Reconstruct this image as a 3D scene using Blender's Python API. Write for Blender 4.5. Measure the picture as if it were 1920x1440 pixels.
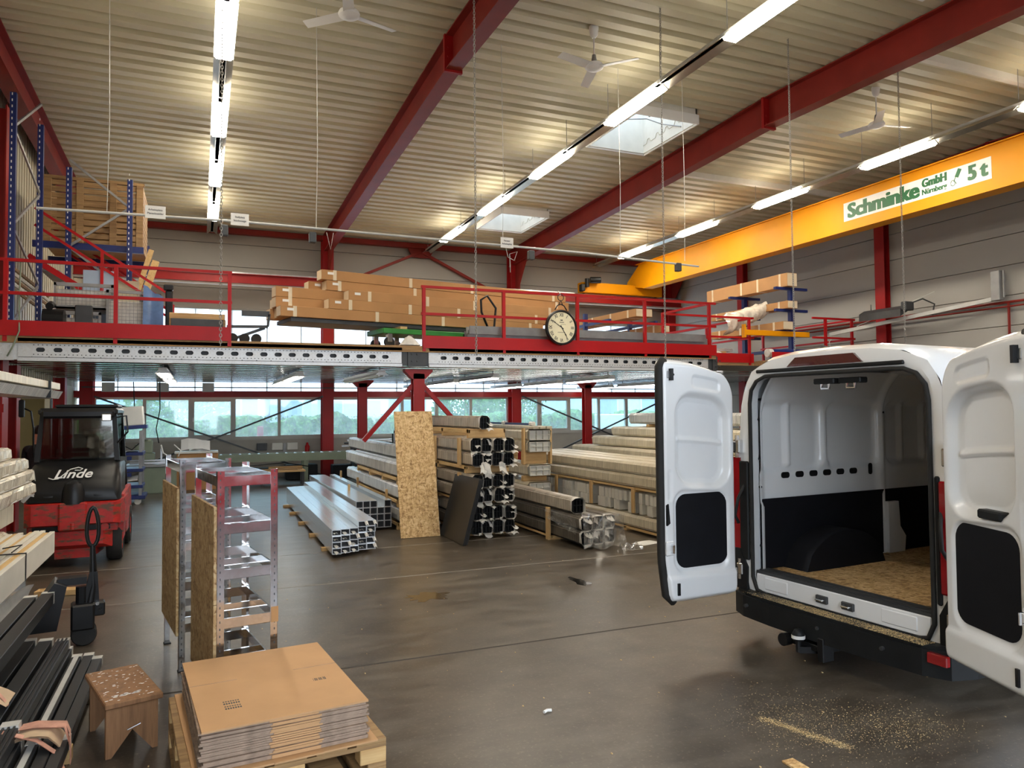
import bpy, bmesh, math, random
from mathutils import Vector, Matrix
from mathutils import noise as mnoise
random.seed(7)
R = math.radians
scene = bpy.context.scene
COL = scene.collection
for o in list(bpy.data.objects):
    bpy.data.objects.remove(o)

# ------------------------------------------------------------------ camera
def cam_matrix(yaw, pitch, roll, loc):
    cy, sy, cp, sp = math.cos(yaw), math.sin(yaw), math.cos(pitch), math.sin(pitch)
    f = Vector((sy*cp, cy*cp, sp)); r = Vector((cy, -sy, 0)); u = r.cross(f)
    cr, sr = math.cos(roll), math.sin(roll)
    r2 = cr*r + sr*u; u2 = -sr*r + cr*u
    m = Matrix((r2, u2, -f)).transposed().to_4x4()
    m.translation = loc
    return m
cd = bpy.data.cameras.new('camera')
cam = bpy.data.objects.new('camera', cd)
COL.objects.link(cam)
cd.sensor_width = 36.0
cd.lens = 1386.4/1920*36
cd.clip_start = 0.05; cd.clip_end = 400
cam.matrix_world = cam_matrix(R(22.884), R(2.042), R(-0.4754), (0, 0, 2.0))
scene.camera = cam

# ------------------------------------------------------------------ sky, exposure
SKY = 1.0; LAMP = 11.0; LAMP_LOW = 4.0; UPL = 3.6
w = bpy.data.worlds.new('overcast_sky'); scene.world = w
w.use_nodes = True
wb = w.node_tree.nodes['Background']
wb.inputs[0].default_value = (0.80, 0.90, 1.0, 1)
wb.inputs[1].default_value = SKY
scene.view_settings.view_transform = 'Standard'
scene.view_settings.look = 'None'
scene.view_settings.gamma = 1.0
scene.view_settings.exposure = 2.62
scene.view_settings.use_curve_mapping = False

def portal(loc, rot, sx, sy):
    l = bpy.data.lights.new('daylight_portal', 'AREA'); l.shape = 'RECTANGLE'
    l.size = sx; l.size_y = sy; l.cycles.is_portal = True
    o = bpy.data.objects.new('daylight_portal', l); COL.objects.link(o)
    o.location = loc; o.rotation_euler = rot
portal((5.0, -2.3, 2.5), (R(90), 0, R(180)), 14.0, 5.0)      # open gate behind the camera
portal((6.7, 24.25, 3.1), (R(-90), 0, 0), 19.0, 4.4)         # windows and daylight band of the far wall

# ------------------------------------------------------------------ mesh helper
class MB:
    def __init__(s): s.v = []; s.f = []
    def add(s, vs, fs, M=None):
        b = len(s.v)
        if M is not None: vs = [M @ Vector(p) for p in vs]
        s.v += [tuple(p) for p in vs]; s.f += [tuple(b+i for i in q) for q in fs]
        return s
    def box(s, x0, y0, z0, x1, y1, z1, M=None):
        v = [(x, y, z) for z in (z0, z1) for y in (y0, y1) for x in (x0, x1)]
        return s.add(v, [(0,2,3,1),(4,5,7,6),(0,1,5,4),(2,6,7,3),(0,4,6,2),(1,3,7,5)], M)
    def cbox(s, x0, y0, z0, x1, y1, z1, b=.01, M=None):
        bm = bmesh.new()
        for x in (x0, x1):
            for y in (y0, y1):
                for z in (z0, z1):
                    sx = b if x == x0 else -b; sy = b if y == y0 else -b; sz = b if z == z0 else -b
                    bm.verts.new((x, y+sy, z+sz)); bm.verts.new((x+sx, y, z+sz)); bm.verts.new((x+sx, y+sy, z))
        bmesh.ops.convex_hull(bm, input=bm.verts)
        bmesh.ops.dissolve_limit(bm, angle_limit=.01, verts=bm.verts, edges=bm.edges)
        bm.verts.index_update()
        s.add([tuple(q.co) for q in bm.verts], [tuple(q.index for q in f.verts) for f in bm.faces], M)
        bm.free(); return s
    def bar(s, p, q, wd, h, up=(0, 0, 1), M=None):
        p = Vector(p); q = Vector(q); d = (q-p); L = d.length; d.normalize()
        up = Vector(up); sd = d.cross(up)
        if sd.length < 1e-4: sd = d.cross(Vector((1, 0, 0)))
        sd.normalize(); u = sd.cross(d)
        m = Matrix((sd, d, u)).transposed().to_4x4(); m.translation = p
        if M is not None: m = M @ m
        return s.box(-wd/2, 0, -h/2, wd/2, L, h/2, m)
    def tube(s, pts, r, n=8, caps=True, M=None):
        pts = [Vector(p) for p in pts]; vs = []; fs = []
        prev = None
        for i, p in enumerate(pts):
            d = (pts[min(i+1, len(pts)-1)] - pts[max(i-1, 0)]).normalized()
            if prev is None:
                a = d.cross(Vector((0, 0, 1)))
                if a.length < .01: a = d.cross(Vector((1, 0, 0)))
            else:
                a = prev - d*prev.dot(d)
            a.normalize(); prev = a; b = d.cross(a)
            rr = r[i] if isinstance(r, (list, tuple)) else r
            for k in range(n):
                t = 2*math.pi*k/n
                vs.append(p + (a*math.cos(t) + b*math.sin(t))*rr)
        for i in range(len(pts)-1):
            for k in range(n):
                fs.append((i*n+k, i*n+(k+1) % n, (i+1)*n+(k+1) % n, (i+1)*n+k))
        if caps:
            fs.append(tuple(range(n))[::-1]); fs.append(tuple((len(pts)-1)*n+k for k in range(n)))
        return s.add(vs, fs, M)
    def cyl(s, p, q, r, n=16, r2=None, M=None):
        return s.tube([p, q], [r, r if r2 is None else r2], n, True, M)
    def prism(s, poly, plane, a, b, M=None):
        def mk(u, v, t):
            return {'xz': (u, t, v), 'yz': (t, u, v), 'xy': (u, v, t)}[plane]
        n = len(poly)
        vs = [mk(u, v, a) for u, v in poly] + [mk(u, v, b) for u, v in poly]
        fs = [tuple(range(n))[::-1], tuple(range(n, 2*n))]
        fs += [(i, (i+1) % n, n+(i+1) % n, n+i) for i in range(n)]
        return s.add(vs, fs, M)
    def lathe(s, prof, n=24, M=None, caps=True):
        vs = []; fs = []
        for r, z in prof:
            for k in range(n):
                t = 2*math.pi*k/n; vs.append((r*math.cos(t), r*math.sin(t), z))
        for i in range(len(prof)-1):
            for k in range(n):
                fs.append((i*n+k, i*n+(k+1) % n, (i+1)*n+(k+1) % n, (i+1)*n+k))
        if caps: fs.append(tuple(range(n))[::-1]); fs.append(tuple((len(prof)-1)*n+k for k in range(n)))
        return s.add(vs, fs, M)
    def grid(s, nu, nv, fn, M=None, flip=False):
        vs = [fn(i/(nu-1), j/(nv-1)) for j in range(nv) for i in range(nu)]
        fs = []
        for j in range(nv-1):
            for i in range(nu-1):
                q = (j*nu+i, j*nu+i+1, (j+1)*nu+i+1, (j+1)*nu+i)
                fs.append(q[::-1] if flip else q)
        return s.add(vs, fs, M)
    def mesh(s, name, smooth=False, fix=True):
        me = bpy.data.meshes.new(name)
        me.from_pydata(s.v, [], s.f)
        if fix:
            bm = bmesh.new(); bm.from_mesh(me)
            bmesh.ops.recalc_face_normals(bm, faces=bm.faces)
            bm.to_mesh(me); bm.free()
        if smooth:
            for p in me.polygons: p.use_smooth = True
            if smooth != 'all':
                try: me.set_sharp_from_angle(angle=R(38))
                except Exception: pass
        me.update(); return me
    def build(s, name, mat, parent=None, smooth=False, fix=True):
        me = s.mesh(name, smooth, fix)
        return link(name, me, mat, parent)

def link(name, me, mat, parent=None):
    o = bpy.data.objects.new(name, me); COL.objects.link(o)
    if mat is not None and not me.materials: me.materials.append(mat)
    if parent is not None: o.parent = parent
    return o
def tag(o, label=None, cat=None, group=None, kind=None):
    if label: o['label'] = label
    if cat: o['category'] = cat
    if group: o['group'] = group
    if kind: o['kind'] = kind
    return o
def thing(name, label, cat, loc=(0, 0, 0), rz=0, group=None):
    o = bpy.data.objects.new(name, None); COL.objects.link(o)
    o.empty_display_size = .1
    o.location = loc; o.rotation_euler = (0, 0, rz)
    return tag(o, label, cat, group)
def copy_tree(o, parent=None):
    c = o.copy(); COL.objects.link(c); c.parent = parent
    for ch in list(o.children): copy_tree(ch, c)
    return c
def struct(mb, name, mat, smooth=False):
    return tag(mb.build(name, mat, None, smooth), kind='structure')
def T(x=0, y=0, z=0): return Matrix.Translation((x, y, z))
def RX(a): return Matrix.Rotation(a, 4, 'X')
def RY(a): return Matrix.Rotation(a, 4, 'Y')
def RZ(a): return Matrix.Rotation(a, 4, 'Z')
def rrect(w, h, r, n=6, cx=0, cy=0):
    pts = []
    for k, (sx, sy) in enumerate(((1, 1), (-1, 1), (-1, -1), (1, -1))):
        for i in range(n+1):
            t = (k + i/n)*math.pi/2
            pts.append((cx + sx*(w/2-r) + r*math.cos(t), cy + sy*(h/2-r) + r*math.sin(t)))
    return pts
def smooth01(t):
    t = max(0., min(1., t)); return t*t*(3-2*t)
def sd_rr(x, y, cx, cy, w, h, r):
    qx = abs(x-cx)-w/2+r; qy = abs(y-cy)-h/2+r
    return math.hypot(max(qx, 0), max(qy, 0)) + min(max(qx, qy), 0) - r
def text_mesh(txt, size, mat, M, parent, name='lettering', bold=0.0, shear=0.0, depth=.002, align='CENTER', sx=1.0, spacing=1.0, width=None, fat=0.):
    c = bpy.data.curves.new(name, 'FONT'); c.body = txt; c.size = size
    c.align_x = align; c.align_y = 'CENTER'; c.offset = bold; c.shear = shear; c.extrude = depth
    c.resolution_u = 3; c.space_character = spacing
    t = bpy.data.objects.new('tmp', c); COL.objects.link(t)
    dg = bpy.context.evaluated_depsgraph_get()
    me = bpy.data.meshes.new_from_object(t.evaluated_get(dg))
    bpy.data.objects.remove(t)
    if width and len(me.vertices):
        xs_ = [v.co.x for v in me.vertices]; sx = width/(max(xs_)-min(xs_)); me.transform(Matrix.Translation((-(max(xs_)+min(xs_))/2, 0, 0)))
    me.transform(M @ Matrix.Diagonal((sx, 1, 1, 1)))
    if fat:
        bm = bmesh.new(); ax = (M.to_3x3() @ Vector((1, 0, 0))).normalized(); nz = (M.to_3x3() @ Vector((0, 0, 1))).normalized()
        for k in (-1, 0, 1):
            c2 = me.copy(); c2.transform(Matrix.Translation(ax*fat*k+nz*.0004*k)); bm.from_mesh(c2)
        bm.to_mesh(me); bm.free()
    me.materials.clear(); me.name = name
    return link(name, me, mat, parent)

# ------------------------------------------------------------------ materials
def nodes(name):
    m = bpy.data.materials.new(name); m.use_nodes = True
    nt = m.node_tree
    return m, nt, nt.nodes['Principled BSDF']
def nd(nt, typ, **kw):
    n = nt.nodes.new(typ)
    for k, v in kw.items():
        if isinstance(k, str) and hasattr(n, k): setattr(n, k, v)
        else: n.inputs[k].default_value = v
    return n
def coords(nt, scale=(1, 1, 1), rot=(0, 0, 0)):
    tc = nt.nodes.new('ShaderNodeTexCoord'); mp = nt.nodes.new('ShaderNodeMapping')
    mp.inputs['Scale'].default_value = scale; mp.inputs['Rotation'].default_value = rot
    nt.links.new(tc.outputs['Object'], mp.inputs[0]); return mp.outputs[0]
def ramp(nt, fac, stops):
    r = nt.nodes.new('ShaderNodeValToRGB')
    el = r.color_ramp.elements
    while len(el) < len(stops): el.new(.5)
    for e, (p, c) in zip(el, stops):
        e.position = p; e.color = (*c, 1) if len(c) == 3 else c
    nt.links.new(fac, r.inputs[0]); return r.outputs[0]
def noise(nt, vec, scale, detail=4, rough=.55):
    n = nt.nodes.new('ShaderNodeTexNoise')
    n.inputs['Scale'].default_value = scale; n.inputs['Detail'].default_value = detail
    n.inputs['Roughness'].default_value = rough
    nt.links.new(vec, n.inputs['Vector']); return n.outputs['Fac']
def bump(nt, bs, h, strength=.3, dist=.01):
    b = nt.nodes.new('ShaderNodeBump'); b.inputs['Strength'].default_value = strength
    b.inputs['Distance'].default_value = dist
    nt.links.new(h, b.inputs['Height']); nt.links.new(b.outputs[0], bs.inputs['Normal'])
def mixc(nt, fac, a, b):
    m = nt.nodes.new('ShaderNodeMix'); m.data_type = 'RGBA'
    if hasattr(fac, 'node'): nt.links.new(fac, m.inputs[0])
    else: m.inputs[0].default_value = fac
    for k, x in ((6, a), (7, b)):
        if hasattr(x, 'node'): nt.links.new(x, m.inputs[k])
        else: m.inputs[k].default_value = (*x, 1)
    return m.outputs[2]
def math_n(nt, op, a, b=None):
    m = nt.nodes.new('ShaderNodeMath'); m.operation = op
    for k, x in ((0, a), (1, b)):
        if x is None: continue
        if hasattr(x, 'node'): nt.links.new(x, m.inputs[k])
        else: m.inputs[k].default_value = x
    return m.outputs[0]
def srgb(r, g, b):
    f = lambda c: (c/255/12.92) if c/255 <= .04045 else ((c/255+.055)/1.055)**2.4
    return (f(r), f(g), f(b))
def mat(name, col, rough=.5, metal=0., var=.15, scale=6., stretch=(1, 1, 1), bmp=0., spec=None, coat=0.):
    m, nt, bs = nodes(name)
    v = coords(nt, stretch)
    n = noise(nt, v, scale)
    lo = tuple(max(0, c*(1-var)) for c in col); hi = tuple(min(1, c*(1+var)) for c in col)
    nt.links.new(ramp(nt, n, [(.3, lo), (.7, hi)]), bs.inputs['Base Color'])
    bs.inputs['Roughness'].default_value = rough; bs.inputs['Metallic'].default_value = metal
    if spec is not None: bs.inputs['Specular IOR Level'].default_value = spec
    if coat: bs.inputs['Coat Weight'].default_value = coat
    if bmp: bump(nt, bs, noise(nt, v, scale*6), bmp, .004)
    return m
def wood(name, a, b, axis=0, scale=5.):
    m, nt, bs = nodes(name)
    st = [1., 1., 1.]; st = [9., 9., 9.]; st[axis] = .7
    v = coords(nt, st)
    n = noise(nt, v, scale*.5, 6, .65)
    v2 = coords(nt, (1, 1, 1)); n2 = noise(nt, v2, 3.5, 3)
    c = ramp(nt, n, [(.32, a), (.6, b), (.75, tuple(x*.8 for x in a))])
    c = mixc(nt, math_n(nt, 'MULTIPLY', n2, .35), c, tuple(x*.55 for x in a))
    nt.links.new(c, bs.inputs['Base Color']); bs.inputs['Roughness'].default_value = .7
    bump(nt, bs, n, .25, .003); return m
def emis(name, col, st):
    m, nt, bs = nodes(name)
    bs.inputs['Base Color'].default_value = (*col, 1)
    bs.inputs['Emission Color'].default_value = (*col, 1); bs.inputs['Emission Strength'].default_value = st
    return m
M = {}
M['red'] = mat('red_steel_paint', srgb(148, 22, 22), .42, 0, .12, 2., spec=.3)
M['oxide'] = mat('red_oxide_paint', srgb(122, 32, 24), .5, 0, .14, 1.5, spec=.25)
M['railred'] = mat('signal_red_paint', srgb(166, 10, 16), .4, 0, .1, 2., spec=.3)
M['blue'] = mat('blue_rack_paint', srgb(22, 38, 98), .4, 0, .15, 3.)
M['yellow'] = mat('crane_yellow_paint', srgb(224, 148, 0), .5, 0, .05, 1.2, spec=.25)
M['white'] = mat('white_paint', (.80, .80, .79), .45, 0, .03, 3.)
M['offwhite'] = mat('off_white_paint', (.66, .64, .58), .55, 0, .06, 3.)
M['black'] = mat('black_paint', (.009, .009, .010), .36, 0, .2, 4., spec=.3)
M['blackpl'] = mat('black_plastic', (.011, .012, .013), .5, 0, .25, 5., bmp=.1, spec=.25)
M['rubber'] = mat('rubber', (.013, .012, .011), .75, 0, .3, 8., bmp=.2)
M['darkgrey'] = mat('dark_grey_metal', (.05, .052, .055), .5, .2, .2, 4.)
M['grey'] = mat('grey_metal', (.28, .28, .28), .5, .3, .15, 4.)
M['lgrey'] = mat('light_grey_plastic', (.5, .5, .48), .5, 0, .1, 4.)
M['steel'] = mat('bare_steel', (.55, .55, .56), .28, 1., .12, 8.)
M['chrome'] = mat('bright_steel', (.75, .75, .76), .16, 1., .06, 8.)
M['chainsteel'] = mat('dull_chain_steel', (.30, .29, .27), .45, .5, .1, 8.)
M['alu'] = mat('aluminium', (.66, .67, .69), .24, 1., .05, 3., (1, .2, 1))
M['filmalu'] = mat('film_covered_aluminium', (.72, .75, .78), .2, .55, .06, 2., (3, .3, 3))
M['green'] = mat('green_paint', srgb(40, 128, 48), .42, 0, .15, 3.)
M['machgreen'] = mat('machine_green_grey', srgb(122, 132, 112), .5, 0, .08, 3.)
M['beige'] = mat('beige_lacquer', srgb(186, 176, 150), .55, 0, .06, 3.)
M['cream'] = mat('cream_wall', srgb(170, 155, 108), .7, 0, .06, 2.)
M['paper'] = mat('white_paper', (.78, .77, .74), .7, 0, .03, 5.)
M['ink'] = mat('black_ink', (.02, .02, .02), .6)
M['darklens'] = mat('dark_red_lens', (.07, .003, .006), .12, 0, .1, 6., coat=.6)
M['redlens'] = mat('red_lens', (.30, .005, .010), .12, 0, .15, 6., coat=1.)
M['foilw'] = mat('shiny_white_film', (.62, .58, .50), .16, 0, .2, 9., coat=.6)
M['wood'] = wood('pine_y', srgb(196, 158, 100), srgb(222, 188, 132), 1)
M['woodx'] = wood('pine_x', srgb(190, 150, 96), srgb(216, 180, 126), 0)
M['woodz'] = wood('pine_z', srgb(190, 150, 96), srgb(216, 180, 126), 2)
M['oldwood'] = wood('weathered_wood', srgb(128, 96, 62), srgb(172, 138, 92), 0)
M['stoolwood'] = wood('varnished_wood', srgb(120, 84, 54), srgb(158, 114, 76), 2)
M['card'] = mat('cardboard', srgb(188, 146, 102), .75, 0, .07, 3.)
M['cardedge'] = mat('corrugated_edge', srgb(150, 128, 110), .85, 0, .3, 60., (.3, .3, 1))
M['carddark'] = mat('brown_cardboard', srgb(172, 127, 80), .75, 0, .07, 2.)
M['tape'] = mat('pale_packing_tape', srgb(214, 198, 170), .3, 0, .06, 4.)
M['tarp'] = mat('blue_foil', srgb(92, 122, 168), .3, 0, .25, 5., bmp=.3)
M['skin'] = mat('skin', srgb(196, 140, 114), .55, 0, .06, 8.)
M['hair'] = mat('dark_hair', (.02, .014, .01), .6, 0, .4, 30.)
M['cloth'] = mat('dark_work_clothes', (.03, .03, .035), .8, 0, .2, 10.)
M['foam'] = mat('beige_foam', srgb(206, 178, 146), .8, 0, .1, 5., bmp=.2)
M['pinkstrap'] = mat('worn_red_strap', srgb(204, 152, 132), .8, 0, .25, 12.)
M['greenletter'] = mat('green_lettering', srgb(18, 92, 48), .5)
M['sawdust'] = mat('sawdust', srgb(206, 180, 132), .9, 0, .15, 30.)
M['clockface'] = mat('clock_face', srgb(226, 218, 186), .5, 0, .08, 4.)
M['anth'] = mat('anthracite_powder_coat', (.015, .016, .018), .42, 0, .06, 3., spec=.4)
M['liner'] = mat('black_liner', (.006, .0065, .009), .65, 0, .2, 5., spec=.2)
M['tube'] = emis('lamp_white', (1.0, .91, .76), LAMP)
M['uplight'] = emis('lamp_top_glow', (1.0, .91, .76), UPL)
M['tubelow'] = emis('lamp_white_low', (1.0, .95, .86), LAMP_LOW)

def vanwhite():
    m, nt, bs = nodes('white_car_paint')
    bs.inputs['Base Color'].default_value = (.80, .81, .82, 1)
    bs.inputs['Roughness'].default_value = .28; bs.inputs['Coat Weight'].default_value = .7
    bs.inputs['Coat Roughness'].default_value = .06
    n = noise(nt, coords(nt), 2.); nt.links.new(ramp(nt, n, [(.3, (.78, .79, .80)), (.7, (.82, .83, .84))]), bs.inputs['Base Color'])
    return m
M['van'] = vanwhite()
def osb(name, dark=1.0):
    m, nt, bs = nodes(name)
    v = coords(nt, (24, 24, 24))
    nz = nt.nodes.new('ShaderNodeTexNoise'); nz.inputs['Scale'].default_value = .45
    nt.links.new(v, nz.inputs['Vector'])
    ad = nt.nodes.new('ShaderNodeVectorMath'); ad.operation = 'MULTIPLY_ADD'
    nt.links.new(nz.outputs['Color'], ad.inputs[0]); ad.inputs[1].default_value = (2.5, 2.5, 2.5); nt.links.new(v, ad.inputs[2])
    def flakes(st, rot):
        mp = nt.nodes.new('ShaderNodeMapping'); mp.inputs['Scale'].default_value = st; mp.inputs['Rotation'].default_value = rot
        nt.links.new(ad.outputs[0], mp.inputs[0])
        vo = nt.nodes.new('ShaderNodeTexVoronoi'); vo.inputs['Scale'].default_value = 1.
        nt.links.new(mp.outputs[0], vo.inputs['Vector'])
        sx = nt.nodes.new('ShaderNodeSeparateColor'); nt.links.new(vo.outputs['Color'], sx.inputs[0]); return sx.outputs[0]
    a = flakes((2.6, .6, .7), (.3, .5, .4)); b = flakes((.6, 2.4, 2.4), (.9, .2, 1.2))
    f = math_n(nt, 'ADD', math_n(nt, 'MULTIPLY', a, .5), math_n(nt, 'MULTIPLY', b, .5))
    cs = [srgb(150, 112, 66), srgb(194, 154, 100), srgb(214, 178, 124), srgb(230, 200, 150)]
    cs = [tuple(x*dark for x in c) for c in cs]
    nt.links.new(ramp(nt, f, [(.12, cs[0]), (.36, cs[1]), (.6, cs[2]), (.88, cs[3])]), bs.inputs['Base Color'])
    bs.inputs['Roughness'].default_value = .62; bump(nt, bs, f, .3, .004)
    return m
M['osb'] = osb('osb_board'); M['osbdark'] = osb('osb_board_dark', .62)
def galv(name, base=.55, rough=.32, metal=.9, lo=.82, hi=1.1, sc=28):
    m, nt, bs = nodes(name)
    v = coords(nt, (1, 1, 1)); vo = nt.nodes.new('ShaderNodeTexVoronoi'); vo.inputs['Scale'].default_value = sc
    nt.links.new(v, vo.inputs['Vector'])
    sx = nt.nodes.new('ShaderNodeSeparateColor'); nt.links.new(vo.outputs['Color'], sx.inputs[0])
    c = ramp(nt, sx.outputs[0], [(0, (base*lo,)*3), (1, (base*hi, base*hi*1.02, base*hi*1.05))])
    nt.links.new(c, bs.inputs['Base Color']); bs.inputs['Metallic'].default_value = metal
    r = math_n(nt, 'ADD', math_n(nt, 'MULTIPLY', noise(nt, v, 9.), .25), rough-.1)
    nt.links.new(r, bs.inputs['Roughness']); return m
M['galv'] = galv('galvanised_steel'); M['galvb'] = galv('galvanised_beam', .58, .42, .5, .96, 1.04, 50)
M['galvs'] = galv('galvanised_shelf', .70, .1, 1., .95, 1.05, 40)
M['galvdeck'] = mat('galvanised_deck', (.42, .44, .46), .16, 1., .04, .6)
M['refl'] = mat('dull_reflector', (.36, .34, .29), .3, .9, .08, 6.)
def concrete():
    m, nt, bs = nodes('concrete_floor')
    v = coords(nt, (1, 1, 1))
    big = noise(nt, v, .35, 5, .6); mid = noise(nt, v, 2.2, 6, .65); fine = noise(nt, v, 38, 4, .7)
    wp = coords(nt, (.8, 2.6, 1), (0, 0, .25)); sweep = noise(nt, wp, 2.0, 6, .7)
    c = ramp(nt, mid, [(.25, srgb(54, 47, 40)), (.5, srgb(75, 67, 57)), (.78, srgb(95, 86, 74))])
    c = mixc(nt, math_n(nt, 'MULTIPLY', ramp(nt, big, [(.42, (0, 0, 0)), (.66, (1, 1, 1))]), .55), c, srgb(56, 50, 45))
    c = mixc(nt, math_n(nt, 'MULTIPLY', ramp(nt, sweep, [(.45, (0, 0, 0)), (.75, (1, 1, 1))]), .28), c, srgb(140, 132, 122))
    c = mixc(nt, math_n(nt, 'MULTIPLY', ramp(nt, fine, [(.56, (0, 0, 0)), (.74, (1, 1, 1))]), .45), c, srgb(150, 140, 126))
    nt.links.new(c, bs.inputs['Base Color'])
    r = math_n(nt, 'ADD', math_n(nt, 'MULTIPLY', sweep, .3), .20)
    nt.links.new(r, bs.inputs['Roughness']); bump(nt, bs, fine, .12, .004)
    return m
M['floor'] = concrete()
def wrapmat(name, a, b, scale=16., rough=.35):
    m, nt, bs = nodes(name)
    v = coords(nt, (.15, 1., .15))
    n = noise(nt, v, scale, 3, .7)
    wv = nt.nodes.new('ShaderNodeTexWave'); wv.bands_direction = 'Y'; wv.inputs['Scale'].default_value = scale*.55
    wv.inputs['Distortion'].default_value = 3.; wv.inputs['Detail'].default_value = 1.; nt.links.new(v, wv.inputs['Vector'])
    f = math_n(nt, 'ADD', math_n(nt, 'MULTIPLY', n, .65), math_n(nt, 'MULTIPLY', wv.outputs['Fac'], .35))
    nt.links.new(ramp(nt, f, [(.32, a), (.62, b)]), bs.inputs['Base Color'])
    bs.inputs['Roughness'].default_value = rough; bump(nt, bs, f, .5, .006)
    return m
M['wrap'] = wrapmat('grey_stretch_wrap', srgb(122, 112, 98), srgb(196, 186, 170))
M['wrapw'] = wrapmat('pale_stretch_wrap', srgb(176, 166, 144), srgb(224, 214, 190))
M['wrapc'] = wrapmat('clear_white_wrap', srgb(150, 152, 152), srgb(222, 222, 218), 14., .22)
M['wrapf'] = wrapmat('crumpled_foil_wrap', srgb(150, 138, 116), srgb(232, 224, 206), 30., .2)
M['wrapd'] = wrapmat('dark_stretch_wrap', srgb(42, 40, 36), srgb(112, 104, 92))
M['flap'] = mat('white_foil', (.62, .60, .56), .35, 0, .15, 9., bmp=.2)
def clearfoil():
    m, nt, bs = nodes('clear_foil')
    out = nt.nodes['Material Output']
    tr = nt.nodes.new('ShaderNodeBsdfTransparent'); gl = nt.nodes.new('ShaderNodeBsdfGlossy'); gl.inputs['Roughness'].default_value = .12
    df = nt.nodes.new('ShaderNodeBsdfDiffuse'); df.inputs[0].default_value = (.7, .7, .68, 1)
    a = nt.nodes.new('ShaderNodeMixShader'); a.inputs[0].default_value = .35
    b = nt.nodes.new('ShaderNodeMixShader')
    nt.links.new(gl.outputs[0], a.inputs[1]); nt.links.new(df.outputs[0], a.inputs[2])
    n = noise(nt, coords(nt), 14.); nt.links.new(ramp(nt, n, [(.4, (.15,)*3), (.7, (.6,)*3)]), b.inputs[0])
    nt.links.new(tr.outputs[0], b.inputs[1]); nt.links.new(a.outputs[0], b.inputs[2]); nt.links.new(b.outputs[0], out.inputs[0])
    return m
M['foil'] = clearfoil()
def glassmat(name, tint, haze, gloss=.08):
    m, nt, bs = nodes(name)
    out = nt.nodes['Material Output']
    tr = nt.nodes.new('ShaderNodeBsdfTransparent'); tr.inputs[0].default_value = (*tint, 1)
    tl = nt.nodes.new('ShaderNodeBsdfTranslucent'); tl.inputs[0].default_value = (.85, .93, 1, 1)
    gl = nt.nodes.new('ShaderNodeBsdfGlossy'); gl.inputs['Roughness'].default_value = .03
    a = nt.nodes.new('ShaderNodeMixShader'); b = nt.nodes.new('ShaderNodeMixShader'); b.inputs[0].default_value = gloss
    n = noise(nt, coords(nt), 3.5, 5)
    nt.links.new(ramp(nt, n, [(.3, (haze*.7,)*3), (.75, (min(1, haze*1.4),)*3)]), a.inputs[0])
    nt.links.new(tr.outputs[0], a.inputs[1]); nt.links.new(tl.outputs[0], a.inputs[2])
    nt.links.new(a.outputs[0], b.inputs[1]); nt.links.new(gl.outputs[0], b.inputs[2]); nt.links.new(b.outputs[0], out.inputs[0])
    return m
M['glass'] = glassmat('window_glass', (.68, .84, .88), .12)
M['dome'] = glassmat('roof_light_dome', (.42, .42, .42), .55, .03)
M['poly'] = glassmat('translucent_sheet', (.85, .9, .95), .8, .03)
M['cabglass'] = glassmat('tinted_cab_glass', (.55, .55, .52), .02, .1)
def rust_red():
    m, nt, bs = nodes('worn_red_paint')
    v = coords(nt, (1.2, 1.2, 5)); n = noise(nt, v, 3.2, 7, .7); n2 = noise(nt, coords(nt), 9, 6, .7)
    c = ramp(nt, n2, [(.3, srgb(150, 24, 20)), (.7, srgb(196, 36, 30))])
    f = ramp(nt, math_n(nt, 'ADD', math_n(nt, 'MULTIPLY', n, .7), math_n(nt, 'MULTIPLY', n2, .3)), [(.50, (0, 0, 0)), (.57, (1, 1, 1))])
    c = mixc(nt, f, c, srgb(92, 62, 42))
    nt.links.new(c, bs.inputs['Base Color']); bs.inputs['Roughness'].default_value = .5; return m
M['wornred'] = rust_red()
def hedge():
    m, nt, bs = nodes('hedge_leaves')
    n = noise(nt, coords(nt), 9, 6, .75)
    nt.links.new(ramp(nt, n, [(.3, srgb(30, 74, 22)), (.5, srgb(78, 128, 44)), (.72, srgb(150, 190, 84))]), bs.inputs['Base Color'])
    bs.inputs['Roughness'].default_value = .6; bump(nt, bs, n, .8, .08); return m
M['hedge'] = hedge()
M['asphalt'] = mat('asphalt', (.16, .16, .165), .85, 0, .15, 5.)
M['facade'] = mat('pale_facade', (.62, .66, .72), .8, 0, .06, 1.)
M['facadeb'] = mat('blue_grey_facade', (.34, .42, .55), .8, 0, .08, 1.)
M['ceil'] = mat('beige_ceiling_sheet', srgb(186, 179, 152), .5, 0, .05, .8)
M['panelw'] = mat('grey_wall_panel', srgb(150, 147, 142), .6, 0, .04, .7)
M['lowwall'] = mat('concrete_wall', srgb(158, 152, 142), .8, 0, .07, 2.)
M['leftclad'] = mat('beige_cladding', srgb(176, 168, 146), .55, 0, .05, 1.)
M['frame'] = mat('window_frame_grey', srgb(170, 166, 158), .5, 0, .04, 3.)
# ================================================================== THE SETTING
XL, XR, YN, YF = -3.2, 16.75, -2.4, 24.0
def ceil_z(y): return 7.98 - .03*abs(y-11)
fl = MB().box(-7.5, YN-.05, -.25, XR+.2, YF+.1, 0)
floor = struct(fl, 'floor', M['floor'])
for y in (10.83, 8.84, 5.9):                                     # cut joints: thin pale filler strips
    MB().box(XL, y-.012, -.01, XR, y+.012, .0012).build('joint', mat('joint_filler_%d' % int(y*10), srgb(132, 126, 118) if y > 6 else srgb(52, 48, 44), .8, 0, .3, 9.), floor)

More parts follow.
